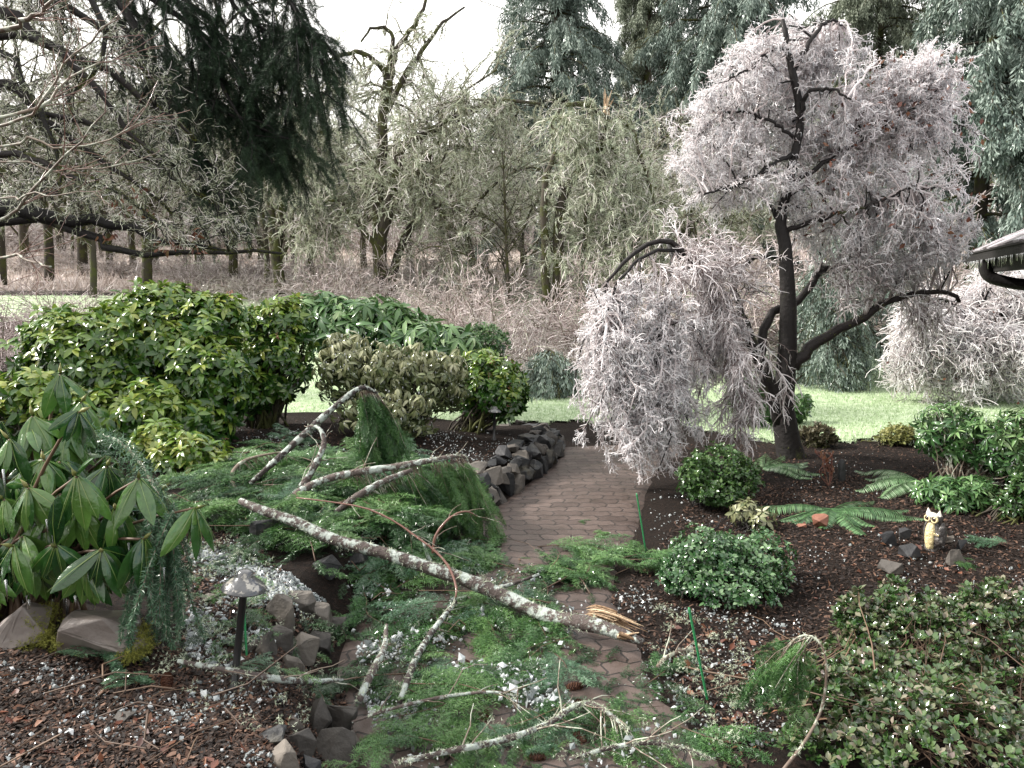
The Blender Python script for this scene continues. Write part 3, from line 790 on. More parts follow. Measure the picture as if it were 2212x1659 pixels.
# pair of stems left of centre
Y = 20
root = thing('mossy_tree', 'forked mossy tree beside the dark fir boughs, left of the central oak', 'tree', base_at(606, Y))
limbs = [limb(a, Y, h, 14, ye, .02) for a, h, ye in [
    ([(608, 672), (604, 603), (600, 546), (606, 480), (618, 418), (640, 346), (633, 255), (637, 204), (660, 150)], (14, 11, 9, 7, 4, 2), Y),
    ([(604, 600), (590, 500), (578, 400), (567, 330), (575, 260)], (10, 8, 6, 3), 20.2), ([(612, 440), (640, 370), (680, 300), (720, 280), (770, 300), (800, 350)], (6, 4, 2), 19.5),
    ([(618, 418), (640, 340), (650, 270), (690, 210), (730, 190), (760, 210)], (6, 4, 2), 19.5), ([(603, 560), (640, 500), (680, 470), (700, 430)], (6, 4, 2), 20)]]
lb = [lobe(680, 250, 100, 90, 19.8), lobe(700, 380, 100, 130, 19.6), lobe(620, 330, 80, 140, Y), lobe(690, 520, 100, 70, 19.6), lobe(640, 150, 70, 60, Y)]
finish_tree(root, limbs, 140, 800, 2600, 5000, lb, .28, twig='twig_lichen', grav=.11, tuft=(.04, .11), strands=60, wob=.22, rk=1.9, limbmat='limb_lichen')

# simple wood edge trees: four kinds, each placed many times
def wood_tree(label, h, seed, loc, rad, spread=.55, n=(26, 330, 1500, 1500), group='bare mossy trees of the wood', bark='bark_mossy', twig='twig_frost', lich='lichen_dark', lean=0., tuft=(.03, .1)):
    global rng
    keep = rng; rng = np.random.default_rng(seed)
    root = thing('wood_tree', label, 'tree', loc, group); o = np.array(loc, float)
    t = resample([o + [0, 0, -.3], o + [.1, 0, h * .2], o + [rng.normal() * .2 + lean, 0, h * .45], o + [rng.normal() * .4 + lean * 1.6, 0, h * .75], o + [rng.normal() * .7 + lean * 2, 0, h]], 14)
    limbs = [(t, np.linspace(rad, rad * .18, 14))]
    for k in range(6):
        f = rng.uniform(.2, .85) if seed != 22 else rng.uniform(.1, .6); i = int(f * 13); az = rng.uniform(0, 6.28); Ln = h * spread * (1.1 - f) * rng.uniform(.7, 1.2)
        d = np.array([math.cos(az), math.sin(az), 0]); p = t[i]
        limbs.append(resample([p, p + d * Ln * .35 + [0, 0, Ln * .35], p + d * Ln * .8 + [0, 0, Ln * .5], p + d * Ln * 1.1 + [0, 0, Ln * .35]], 14, None))
        limbs[-1] = (limbs[-1], np.linspace(rad * .5 * (1.1 - f * .6), .012, 14))
    finish_tree(root, limbs, n[0] * 3, n[1], n[2], n[3], None, .2, twig=twig, len2=(.35, 1.1), len3=(.15, .5), bark=bark, lich=lich, tuft=tuft, tubes0=8, strands=0, wob=.2, rk=1.7, limbmat='limb_lichen' if lich == 'lichen' else None, grav=.10)
    rng = keep
    return root
WL = 'slender bare tree with frosted twigs in the wood behind the garden'
protos = [wood_tree('straight mossy trunk standing in the pasture left of the dark boughs', 9.5, 21, base_at(316, 23), .17),
          wood_tree('dark straight trunk at far left above the brown thicket', 10, 22, base_at(106, 26), .17),
          wood_tree('leaning thin mossy trunk in the grass at left', 8, 23, base_at(198, 21), .10, lean=-.25),
          wood_tree('dark upright trunk in front of the pale pasture, left of the forked mossy tree', 10, 24, base_at(503, 24), .16)]
spots = [(238, 31, 1, 'short thin trunk far back in the pasture at left'), (291, 33, 0, 'distant trunk left of the straight mossy trunk'), (340, 30, 3, 'distant trunk right of the straight mossy trunk'), (3, 25, 3, 'dark trunk at the very left edge of the picture'),
         (573, 22, 2, 'thin mossy trunk immediately left of the forked mossy tree'), (1096, 17.5, 2, 'short thin lichen tree in front of the twin dark trunks, centre'), (668, 24, 1, 'low dark trunk between the forked tree and the central oak'),
         (960, 26, 1, None), (1130, 26, 0, None), (1330, 24, 1, None), (1430, 23, 0, None), (1500, 22, 2, None), (440, 34, 0, None), (160, 36, 3, None), (60, 34, 1, None), (400, 29, 2, None)]
for u, Y, k, lab in spots:
    copy_thing(protos[k], base_at(u, Y), (0, 0, rng.uniform(0, 6.28)), (.52 if u == 1096 else rng.uniform(.8, 1.1)) if lab else rng.uniform(.5, .75), lab or WL)
LP = [wood_tree('arching lichen grey tree filling the gap left of the central oak', 6.0, 25, base_at(712, 23), .15, .75, (34, 620, 2300, 3200), 'arching lichen trees of the wood edge', twig='twig_lichen', lich='lichen', tuft=(.04, .12)),
      wood_tree('arching lichen grey tree filling the gap right of the central oak', 6.0, 26, base_at(1010, 21), .13, .8, (34, 620, 2300, 3200), 'arching lichen trees of the wood edge', twig='twig_lichen', lich='lichen', tuft=(.04, .12))]
for u, Y, k, s_ in [(890, 27, 0, 1.0), (1130, 22, 1, .75), (1400, 20, 1, .72), (1470, 24, 0, .8), (560, 27, 1, 1.1), (440, 28, 0, 1.3), (330, 30, 1, 1.4), (180, 29, 0, 1.4), (60, 31, 1, 1.4), (1260, 26, 0, .85), (1050, 30, 0, 1.0), (790, 32, 1, 1.15), (640, 34, 0, 1.0), (960, 36, 1, 1.1), (1560, 22, 1, .75), (1800, 24, 0, .8), (2000, 26, 1, .8)]:
    copy_thing(LP[k], base_at(u, Y), (0, 0, rng.uniform(0, 6.28)), s_, 'pale lichen hung tree with arching branches at the wood edge')
FL = 'far bare tree with pale frosted crown in the wood beyond the pasture'
for i in range(70):
    Y = rng.uniform(34, 78); u = rng.uniform(-80, 2280) if i > 16 else rng.uniform(0, 700)
    copy_thing(protos[i % 4], base_at(u, Y), (0, 0, rng.uniform(0, 6.28)), (rng.uniform(1.0, 1.5),) * 2 + (rng.uniform(.7, 1.0) if u < 1050 else rng.uniform(.8, 1.3),), FL)['group'] = 'far trees beyond the pasture'

# off-picture mossy oak at left with its long limbs reaching in
Y = 9.5
bx = -7.6
root = thing('mossy_oak', 'big moss covered oak reaching in from the left edge with sweeping bare limbs', 'tree', (bx, Y, float(H(bx, Y))))
o = ORG[root.name]
def L2(pts, h, ye=None): return limb([(-225, pts[0][1] + 40)] + pts, Y, h, 16, ye, .015)
limbs = [(resample([o - [0, 0, .2], o + [.1, 0, 1.5], o + [0, .1, 3.5], o + [-.2, 0, 7]], 16), np.linspace(.38, .16, 16)),
         L2([(0, 447), (70, 463), (150, 478), (222, 478), (300, 500), (363, 522), (420, 526), (500, 545)], (25, 14, 8, 3), 9.1), L2([(70, 470), (130, 485), (200, 515), (240, 535), (330, 546), (400, 543), (500, 545), (610, 548)], (13, 9, 6, 3), 9.0),
         L2([(0, 30), (70, 70), (140, 120), (230, 150), (300, 210), (360, 250), (420, 300)], (15, 9, 3), 9.7), L2([(0, 75), (90, 90), (150, 130), (215, 200), (290, 300), (380, 360)], (12, 8, 3), 9.2),
         L2([(0, 180), (60, 215), (110, 270), (200, 330), (300, 400), (370, 460)], (13, 8, 2), 9.4), L2([(0, 115), (60, 190), (120, 330), (130, 420)], (9, 6, 2), 9), L2([(0, -60), (90, -10), (190, 40), (280, 110), (330, 180)], (14, 8, 3), 9.9),
         L2([(0, 330), (90, 350), (180, 390), (260, 420), (340, 480)], (9, 6, 2), 8.8), L2([(0, 240), (110, 250), (200, 270), (300, 330), (400, 400), (480, 440)], (9, 6, 2), 9.6), L2([(0, -140), (120, -80), (220, 30), (215, 130), (170, 190)], (12, 7, 2), 9)]
lb = [lobe(130, 130, 180, 150, Y), lobe(300, 250, 170, 150, 9.6), lobe(150, 330, 170, 120, 9.4), lobe(380, 400, 140, 110, 9.2), lobe(150, 440, 160, 70, 9), lobe(420, 500, 150, 60, 9), lobe(90, 10, 150, 90, 9.8)]
finish_tree(root, limbs, 190, 1300, 4500, 7500, lb, .18, twig='twig_lichen', len2=(.2, .6), len3=(.07, .24), grav=.1, tuft=(.015, .05), r1=.011, lich='lichen_dark', bark='bark_near_black', wob=.26)  # near-black bark paints in the limbs' silhouette against the sky
mb = MB(); Pm = np.stack([q for q, r in limbs[1:]]); Rm = np.stack([r for q, r in limbs[1:]])
p, d, ix, t_ = sample_on(Pm, 11000); rr = Rm[ix, np.minimum((t_ * 15).astype(int), 15)]; p = p + rdir(len(p)) * [[.6, .6, .9]] * rr[:, None]
for i in range(4):
    k = np.arange(i, len(p), 4); inst(mb, TUFT[i][0], TUFT[i][1], p[k], rframes(len(k)), rng.uniform(.02, .06, len(k)), rng.random(len(k)))
mb.build('moss', 'moss', root, smooth=False)
mb = MB(); c = [P(u, v, 9) for u, v in [(378, 520), (415, 520), (420, 545), (355, 535), (330, 470), (255, 440), (430, 500), (290, 455), (228, 500), (300, 410)]]
for q in c:
    n = 7; inst(mb, *LEAF, np.repeat(q[None], n, 0) + rng.normal(size=(n, 3)) * .05, frames(nrm(rng.normal(size=(n, 3)) + [0, 0, -1]), rdir(n)), rng.uniform(.06, .11, n), rng.random(n))
mb.build('dead_leaves', 'dead_leaf', root)

# reddish bare twigs close to the camera
Y = 4.2
root = thing('maple_sapling', 'bare reddish maple twigs reaching in close at the left edge', 'tree', (-3.55, 4.1, float(H(-3.55, 4.1))))
o = ORG[root.name]
def L3(pts, h, ye=None): return limb([(-300, pts[0][1] + 60)] + pts, Y, h, 12, ye, .006)
limbs = [(resample([o, o + [.05, 0, 1.0], o + [.0, 0, 2.2], o + [-.1, 0, 3.4]], 12), np.linspace(.05, .02, 12)),
         L3([(0, 62), (50, 45), (90, 25), (125, -10)], (6, 5, 3)), L3([(0, 272), (60, 255), (110, 190), (140, 130), (200, 85), (260, 40)], (3.6, 3, 2, 1.2), 4), L3([(0, 318), (70, 300), (130, 320), (220, 300), (330, 250)], (3.2, 2.4, 1.2), 4.1),
         L3([(0, 345), (120, 370), (180, 365), (250, 360), (340, 330)], (2.8, 2, 1.2), 4.3), L3([(0, 430), (40, 430), (70, 415), (120, 425), (180, 412)], (2.8, 2, 1.2), 3.9), L3([(0, 555), (60, 563), (110, 576)], (4, 3, 2), 3.8), L3([(0, 255), (90, 225), (160, 160), (250, 130)], (4, 3, 1.5), 4.4),
         L3([(0, 480), (60, 420), (150, 330), (230, 240)], (4, 3, 1.5), 4.0)]
mb = MB()
for q, r in limbs: tubes(mb, q, r, 6, rng.random(1))
mb.build('branches', 'bark_twig', root)
Pm = np.stack([q for q, r in limbs[1:]]); Rm = np.stack([r for q, r in limbs[1:]])
S, R = grow(Pm, Rm, 70, .15, .55, 5, (.4, .9), -.02, .12, .35, .5, rmax=.003); S2, R2 = grow(S, R, 110, .06, .2, 4, (.4, .9), 0, .12, .1, .7)
mb = MB(); tubes(mb, S, np.maximum(R, .0016), 4, rng.random(len(S))); tubes(mb, S2, np.maximum(R2, .0012), 3, rng.random(len(S2))); mb.build('twigs', 'bark_red', root)

# ------------------------------------------------------------ ice coated weeping cherries
def ice_crown(root, limbs, lobes, n1, n2, n3, nic, nleaf, leaf_lobes=None, lift=.2, s2=(.2, .5), s3=(.06, .18), grav=.3, rt=.0042, dark='bark_near_black', tmin=.35, n4=0):
    tg, _ = in_lobes(lobes, n1, .1, 1, .6)
    S1 = reach([q for q, r in limbs], tg, lift, 7, .6, .04, tmin); R1 = rng.uniform(.006, .011, (n1, 1)) * np.linspace(1, .45, 7)[None]
    mb = MB(); tubes(mb, S1[::5], R1[::5], 4, rng.random(len(S1[::5]))); mb.build('branches', dark, root)
    mb = MB(); k = np.ones(n1, bool); k[::5] = False; tubes(mb, S1[k], R1[k], 4, .2 + rng.random(k.sum()) * .5)
    S2, R2 = grow(S1, R1, n2, s2[0], s2[1], 6, (.4, 1.3), grav, .3, .35, .8, rmax=rt * 1.3, tip=.6)
    S3, R3 = grow(S2, R2, n3, s3[0], s3[1], 4, (.5, 1.4), grav * .7, .35, .1, 1, rmax=rt, tip=.7)
    k3 = deep_inside(S3[:, 0], lobes, 1.12); S3 = S3[k3]; R3 = R3[k3]
    tubes(mb, S2, np.maximum(R2, rt), 4, np.clip(rng.normal(.68, .3, len(S2)), 0, 1)); tubes(mb, S3, np.maximum(R3, rt * .85), 3, np.clip(rng.normal(.82, .33, len(S3)), 0, 1))
    mb.build('iced_twigs', 'ice_twig', root)
    p, _, _, _ = sample_on(np.concatenate([S2[:, 1:5], S3]), nic)
    mb = MB(); icicles(mb, p, .025, .075, .006); tag(mb.build('icicles', 'ice_white', root), kind='stuff')
    if nleaf:
        tg, _ = in_lobes(leaf_lobes or lobes, nleaf, .1, 1, .6)
        mb = MB(); inst(mb, *LEAF_SMALL, tg, frames(nrm(rng.normal(size=(nleaf, 3)) + [0, 0, -.6]), rdir(nleaf)), rng.uniform(.03, .07, nleaf), rng.random(nleaf)); mb.build('dead_leaves', 'dead_leaf', root)

Y = 7.2
bp = G(1705, 985)
Y = bp[1]
root = thing('weeping_cherry', 'tall ice coated cherry with a dark trunk and glittering pinkish white crown by the path', 'tree', bp)
Ld = [([(1712, 1010), (1705, 985), (1692, 900), (1690, 860), (1700, 760), (1701, 640), (1694, 540), (1690, 480), (1700, 420), (1718, 330), (1728, 240), (1716, 170), (1700, 90), (1690, 42)], (38, 29, 26, 24, 20, 17, 14, 12, 10, 9, 8, 8, 6, 4), Y),
      ([(1692, 925), (1668, 850), (1640, 770), (1600, 705), (1560, 660), (1520, 600), (1490, 557), (1440, 518), (1390, 532), (1345, 570), (1310, 610)], (20, 15, 10, 7.5, 6, 5, 3), Y - .5),
      ([(1580, 680), (1530, 610), (1480, 560), (1430, 540), (1370, 570), (1330, 620), (1310, 680)], (6, 5, 4, 3, 2), Y - .8),
      ([(1640, 775), (1652, 710), (1672, 672), (1720, 655), (1762, 602), (1795, 580), (1835, 577)], (11, 9, 8, 5), Y + .3),
      ([(1712, 795), (1745, 757), (1800, 722), (1850, 692), (1900, 662), (1960, 640), (2040, 630), (2072, 652)], (15, 11, 9, 6, 4), Y + .1),
      ([(1625, 735), (1598, 665), (1583, 605), (1610, 570), (1640, 553), (1695, 560)], (8, 7, 4), Y + .25),
      ([(1702, 105), (1660, 110), (1625, 145), (1575, 168)], (4, 3, 2), Y - .2), ([(1716, 150), (1750, 90), (1795, 42), (1820, 55)], (6, 4, 2), Y + .2), ([(1725, 260), (1745, 205), (1790, 190), (1840, 215)], (6, 4, 2), Y - .3),
      ([(1715, 330), (1660, 360), (1590, 400), (1520, 420)], (5, 4, 2), Y - .4), ([(1705, 400), (1800, 340), (1900, 280), (1990, 210)], (6, 4, 2), Y + .3), ([(1690, 490), (1660, 440), (1600, 380), (1540, 320)], (6, 4, 2), Y + .3),
      ([(1697, 500), (1780, 470), (1880, 440), (1980, 400)], (6, 4, 2), Y - .3), ([(1718, 300), (1640, 250), (1560, 240)], (4, 3, 2), Y), ([(1440, 518), (1452, 560), (1440, 620), (1425, 700)], (6, 4, 2), Y - .6), ([(1500, 570), (1470, 620), (1480, 720)], (5, 3, 2), Y - .3)]
limbs = [limb(a, Y, h, 20, ye, .008) for a, h, ye in Ld]
mb = MB()
for i, (q, r) in enumerate(limbs): tubes(mb, q, r, 12 if i < 5 else 7, rng.random(1))
trunk = mb.build('trunk', 'bark_near_black', root)
mb = MB()
for i, (a, b_, n) in {0: (.0, .12, 260), 4: (.05, .75, 420), 1: (.05, .6, 180), 3: (.1, .6, 160), 5: (.1, .8, 420)}.items():
    q, r = limbs[i]; t_ = rng.uniform(a, b_, n); p, _ = interp_on(q[None], np.zeros(n, int), t_); rr = np.interp(t_, np.linspace(0, 1, 20), r)
    d = nrm(rdir(n) + [0, 0, .5]); k = np.sin(t_ * 40 + i) > -.5 if i != 5 else np.ones(n, bool)
    p = (p + d * rr[:, None])[k]; inst(mb, *TUFT[i % 4], p, rframes(len(p)), rng.uniform(.012, .03, len(p)), rng.random(len(p)))
mb.build('moss', 'moss', root, smooth=False)
up = [lobe(1540, 335, 118, 150, Y), lobe(1690, 240, 165, 185, Y + .36), lobe(1870, 290, 170, 180, Y + .2), lobe(2005, 245, 112, 165, Y + .2), lobe(1970, 470, 135, 110, Y), lobe(1800, 450, 130, 95, Y + .1), lobe(1650, 400, 110, 70, Y - .1), lobe(1640, 150, 70, 60, Y - .1), lobe(1900, 560, 130, 60, Y)]
lo = [lobe(1335, 725, 105, 130, Y - .7), lobe(1440, 700, 105, 120, Y - .6), lobe(1350, 880, 120, 120, Y - .9), lobe(1455, 890, 100, 110, Y - .7), lobe(1540, 770, 80, 110, Y - .3), lobe(1390, 985, 80, 55, Y - 1.0)]
ice_crown(root, limbs, up + lo, 1200, 21000, 85000, 34000, 750, up[2:6], .16, (.07, .21), (.03, .075), .16, .0029)
# sparse drooping sprays low in front of the trunk and over the right limb
tg, _ = in_lobes([lobe(1600, 900, 90, 90, Y - .7), lobe(1990, 680, 70, 60, Y + .1), lobe(1830, 620, 90, 60, Y), lobe(1540, 560, 110, 80, Y - .3), lobe(1500, 640, 120, 70, Y - .5)], 96, .1, 1, .6)
S1 = reach([q for q, r in limbs[1:5]], tg, .1, 7, .6, .04, .3); R1 = np.full((96, 7), .006)
S2, R2 = grow(S1, R1, 1300, .12, .4, 6, (.4, 1.0), .28, .16, .3, .8, rmax=.0046, tip=.6); S3, R3 = grow(S2, R2, 4500, .05, .14, 4, (.5, 1.2), .2, .2, .1, 1, rmax=.0036)
mb = MB(); tubes(mb, S1, R1, 5, rng.random(96) * .5); tubes(mb, S2, R2, 4, rng.random(len(S2))); tubes(mb, S3, R3, 4, rng.random(len(S3)))
p, _, _, _ = sample_on(S2, 3000); icicles(mb, p, .02, .06, .006); mb.build('hanging_sprays', 'ice_twig', root)

Y = 11
root = thing('weeping_cherry', 'low wide weeping cherry covered in pinkish ice at the right edge behind the lawn', 'tree', base_at(2105, Y))
limbs = [limb(a, Y, h, 14, ye, .01) for a, h, ye in [([(2100, 905), (2105, 820), (2112, 740), (2120, 660), (2140, 600)], (14, 12, 9, 5), Y), ([(2140, 910), (2135, 820), (2125, 740), (2060, 660), (1990, 640)], (13, 10, 6, 3), Y - .3), ([(2120, 730), (2180, 660), (2240, 620)], (8, 6, 3), Y)]]
mb = MB()
for q, r in limbs: tubes(mb, q, r, 8, rng.random(1))
mb.build('trunk', 'bark_near_black', root)
ice_crown(root, limbs, [lobe(2050, 720, 125, 110, Y), lobe(2160, 680, 110, 120, Y), lobe(1965, 800, 60, 80, Y - .5), lobe(2060, 810, 90, 70, Y - .6), lobe(2180, 800, 90, 80, Y - .6), lobe(2270, 720, 80, 130, Y)], 520, 6500, 24000, 9000, 160, None, .25, (.2, .5), (.06, .18), .2, rt=.005)

# frosted bare thicket bushes
def thicket(label, loc, h, n, seed, mat, name='thorn_thicket', group=None, wide=.9):
    global rng
    keep = rng; rng = np.random.default_rng(seed)
    root = thing(name, label, 'thicket', loc, group); o = np.array(loc, float)
    st = o + np.c_[rng.normal(size=(n, 2)) * h * .22, np.zeros(n)]; D = nrm(np.c_[rng.normal(size=(n, 2)) * wide, np.full(n, 1.0)]); K = 7
    S = np.empty((n, K, 3)); S[:, 0] = st; Ln = rng.uniform(.6, 1.35, n) * h
    for k in range(1, K):
        D = nrm(D + rng.normal(size=(n, 3)) * .12 + [0, 0, -.14]); S[:, k] = S[:, k - 1] + D * (Ln / (K - 1))[:, None]
    R = rng.uniform(.007, .013, (n, 1)) * np.linspace(1, .4, K)[None]
    S2, R2 = grow(S, R, n * 9, .2 * h, .5 * h, 5, (.3, 1.0), .08, .18, .15, .7, rmax=.007); S3, R3 = grow(S2, R2, n * 26, .06 * h, .22 * h, 3, (.3, 1.1), .05, .2, .1, 1, rmax=.006)
    mb = MB(); tubes(mb, S, R, 4, rng.random(n) * .5); mb.build('stems', 'bark_twig', root)
    mb = MB(); tubes(mb, S2, R2, 3, rng.random(len(S2)) * .8); tubes(mb, S3, np.maximum(R3, .005), 3, rng.random(len(S3))); mb.build('twigs', mat, root)
    rng = keep
    return root
tp = [thicket('brownish bare thicket beneath the central oak, behind the big rhododendron', base_at(960, 15.5), 1.7, 70, 31, 'twig_pink', group='bare thickets at the wood edge'),
      thicket('pinkish frosted thicket directly left of the icy weeping branches', base_at(1130, 12.5), 1.5, 70, 32, 'twig_frost', group='bare thickets at the wood edge'),
      thicket('dark brown bare bush at the left edge under the oak limb', base_at(75, 15), 1.35, 80, 33, 'twig_pink', group='bare thickets at the wood edge')]
TL = 'pale frosted thicket along the edge of the wood'
for u, Y, k, s, lab in [(1060, 14, 0, 1, 'bushy frosted thicket behind the small round rhododendron'), (1180, 15, 1, 1.1, 'frosted thicket at the foot of the twin dark trunks'), (1290, 14, 0, 1.2, 'thicket seen through the left of the icy branches'), (880, 17, 1, 1, None), (770, 18, 0, 1, None), (690, 18, 1, 1.1, None), (1400, 15, 1, 1.2, None),
                        (1500, 14, 0, 1.2, None), (1600, 14.5, 1, 1.3, None), (1680, 15, 0, 1.2, None), (1780, 16, 1, 1.4, None), (1960, 16, 0, 1.5, None), (2060, 17, 1, 1.5, None), (150, 16.5, 2, 1, 'low brown bush right of the dark brown bush at left'), (10, 13.5, 2, .9, 'dark brown bush cut by the left picture edge'),
                        (430, 24, 1, 1, None), (480, 26, 1, 1, None), (560, 25, 1, 1, None), (640, 25, 1, 1.1, None), (250, 28, 1, .9, None), (390, 27, 1, .8, None), (60, 30, 1, 1, None), (150, 34, 1, 1, None), (540, 21, 1, .8, None), (740, 22, 1, 1.1, None), (1000, 20, 1, 1.3, None), (1240, 20, 1, 1.3, None), (920, 24, 1, 1.2, None)]:
    copy_thing(tp[k], base_at(u, Y), (0, 0, rng.uniform(0, 6.28)), s, lab or TL)
for i in range(34):
    Y = rng.uniform(48, 82); c = copy_thing(tp[1], base_at(-60 + 70 * i + rng.uniform(-20, 20), Y), (0, 0, rng.uniform(0, 6.28)), rng.uniform(2.2, 3.6), 'tall pale frosted thicket far beyond the pasture'); c['group'] = 'far hedge thickets'
# weeping evergreens behind the lawn
for u, Y, h, rb, sd, lab in [(1788, 12.2, 2.1, .75, 41, 'short drooping blue green conifer behind the lawn, right of the cherry trunk'), (1850, 12.6, 3.4, .95, 42, 'taller weeping conifer mound behind the lawn beside the short one'), (1185, 11.2, .75, .5, 43, 'small flat topped conifer beyond the lawn, left of the icy branches')]:
    cedar('weeping_conifer', lab, h, rb, sd, 'cedar_frost', base_at(u, Y), 60, 2600, .3, (.12, .3), None, .05, 1, .5)
# ------------------------------------------------------------ shrubs
def whorls(mb, tips, axes, nleaf, length, tpl, spread=(.9, 1.5), droop=.2, tint=(0, 1), rib=None, lw=1.0, tjit=.15):
    """rings of leaves round shoot tips"""
    n = len(tips); axes = nrm(axes)
    ref = nrm(np.cross(axes, rdir(n))); b2 = np.cross(axes, ref); tb = rng.uniform(tint[0], tint[1], n)
    for k in range(nleaf):
        a = 2 * math.pi * k / nleaf + rng.uniform(-.5, .5, n); th = rng.uniform(spread[0], spread[1], n)
        side = ref * np.cos(a)[:, None] + b2 * np.sin(a)[:, None]
        d = axes * np.cos(th)[:, None] + side * np.sin(th)[:, None]; d[:, 2] -= droop * rng.uniform(.4, 1.4, n); d = nrm(d)
        nm = nrm(axes - side * .2 + rng.normal(size=(n, 3)) * .2 + [0, 0, .35])
        s = length * rng.uniform(.55, 1.15, n); fr = frames(d, nm); t_ = np.clip(tb + rng.normal(size=n) * tjit, 0, 1)
        inst(mb, tpl[0], tpl[1], tips + side * .006, fr, np.stack([s, s * lw, s], 1), t_)
        if rib is not None:
            V = np.array([(0, -.010, .004), (0, .010, .004), (.95, .002, -.19), (.95, -.002, -.19), (.5, -.006, -.046), (.5, .006, -.046)])
            inst(rib, V, np.array([(0, 1, 5, 4), (4, 5, 2, 3)]), tips + side * .006 + fr[:, 2] * .003, fr, s, rng.random(n))
def bush(name, label, cat, lobes, base, ntip, leaf, tpl, mat, nleaf=7, spread=(.8, 1.5), droop=.2, tint=(0, 1), nstem=24, bark='bark_mossy', rs=.008, upb=.35, group=None, rmin=.45, uptint=.25, flowers=None, ice=0, icew=.006, lw=1., stemspread=.08, fill=0, basez=None):
    """evergreen shrub: stems from the base, leaf whorls through the shell of its lobes"""
    Yc = sum(c[1] * r[0] * r[2] for c, r in lobes) / sum(r[0] * r[2] for c, r in lobes) + .02
    bx_ = P(base[0], 620, Yc)[0]; b = np.array([bx_, Yc, float(H(bx_, Yc))])
    root = thing(name, label, cat, b, group)
    tips, out = in_lobes(lobes, ntip, rmin, 1.0, .45)
    ok = ~deep_inside(tips, [(c, r) for c, r in lobes], .42) & (tips[:, 2] > H(tips[:, 0], tips[:, 1]) + .04)
    tips, out = tips[ok], out[ok]
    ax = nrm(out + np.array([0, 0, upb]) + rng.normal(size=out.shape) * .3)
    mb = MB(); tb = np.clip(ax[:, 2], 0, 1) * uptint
    # paler upward shoots: yellow-green tops and sky sheen put into the leaf tint
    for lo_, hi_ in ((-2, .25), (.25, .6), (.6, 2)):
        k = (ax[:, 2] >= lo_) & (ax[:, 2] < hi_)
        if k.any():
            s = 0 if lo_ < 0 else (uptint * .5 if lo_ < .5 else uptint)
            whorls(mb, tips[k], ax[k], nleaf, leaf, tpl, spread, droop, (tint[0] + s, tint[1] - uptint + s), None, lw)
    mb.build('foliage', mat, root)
    mb = MB(); sel = rng.choice(len(tips), min(len(tips), nstem * 5), replace=False)
    s0 = b + np.c_[rng.normal(size=(len(sel), 2)) * stemspread, np.full(len(sel), -.03)]
    mid = s0 + (tips[sel] - s0) * rng.uniform(.35, .6, (len(sel), 1)) + np.c_[np.zeros((len(sel), 2)), rng.uniform(0, .25, len(sel)) * (tips[sel][:, 2] - b[2])]
    q = bez(s0, mid, tips[sel], 7); q[:, 1:-1] += rng.normal(size=(len(sel), 5, 3)) * .012
    tubes(mb, q, rs * rng.uniform(.5, 1.3, (len(sel), 1)) * np.linspace(1, .3, 7)[None], 5, rng.random(len(sel))); mb.build('stems', bark, root)
    if flowers:
        mb = MB(); k = rng.choice(np.where(ax[:, 2] > -.1)[0], flowers)
        for i in k:
            m_ = 16; p = tips[i] + nrm(out[i]) * .05 + np.c_[rng.normal(size=(m_, 2)) * .012, -rng.uniform(0, .07, m_)]
            inst(mb, OCT_V, OCT_F, p, rframes(m_), rng.uniform(.004, .008, m_), rng.random(m_))
        mb.build('flower_buds', 'bud_pink', root)
    if ice:
        k = rng.integers(0, len(tips), ice); p = tips[k] + rng.normal(size=(ice, 3)) * leaf * .45
        mb = MB(); icicles(mb, p[:ice * 2 // 3], .012, .05, icew); k = p[ice * 2 // 3:]
        inst(mb, OCT_V, OCT_F, k, rframes(len(k)), rng.uniform(.5, 1.2, (len(k), 3)) * icew, rng.random(len(k))); tag(mb.build('icicles', 'ice_white', root), kind='stuff')
    return root
tintmat('bud_pink', [(.20, .07, .05), (.42, .20, .16)], .5)

Y = 6.3
bush('pieris_shrub', 'largest glossy yellow green shrub, behind the foreground rhododendron', 'shrub', [lobe(190, 790, 150, 125, Y), lobe(330, 745, 150, 110, Y + .2), lobe(430, 820, 105, 130, Y), lobe(310, 900, 170, 100, Y - .2), lobe(120, 745, 70, 75, Y + .1), lobe(350, 665, 85, 55, Y + .3), lobe(470, 690, 70, 60, Y + .2), lobe(430, 920, 70, 60, Y - .3), lobe(220, 900, 110, 80, Y - .3), lobe(480, 830, 60, 90, Y - .2)],
     (330, 1010), 3000, .098, LEAF, 'leaf_pieris', 8, (.8, 1.5), .25, (0, .75), 40, rs=.012, flowers=10, ice=60, uptint=.45)
bush('pieris_shrub', 'dark shrub with pale top shoots right of the largest glossy shrub', 'shrub', [lobe(600, 770, 80, 95, 7.0), lobe(610, 690, 62, 50, 7.0), lobe(560, 720, 60, 60, 7.1), lobe(540, 840, 50, 50, 6.8)],
     (560, 905), 720, .085, LEAF, 'leaf_pieris', 8, (.7, 1.5), .3, (0, .8), 20, rs=.014, flowers=14, uptint=.42)
bush('rhododendron', 'wide bank of long leaved rhododendron rising behind the pale olive shrub', 'shrub', [lobe(720, 700, 80, 58, 8.4), lobe(800, 700, 85, 62, 8.4), lobe(890, 735, 85, 60, 8.3), lobe(970, 755, 60, 50, 8.2), lobe(680, 670, 50, 40, 8.5)],
     (820, 880), 520, .20, LEAF_LONG, 'leaf_rhodo_far', 9, (1.0, 1.7), .42, (0, .8), 20, rs=.012, uptint=.3)
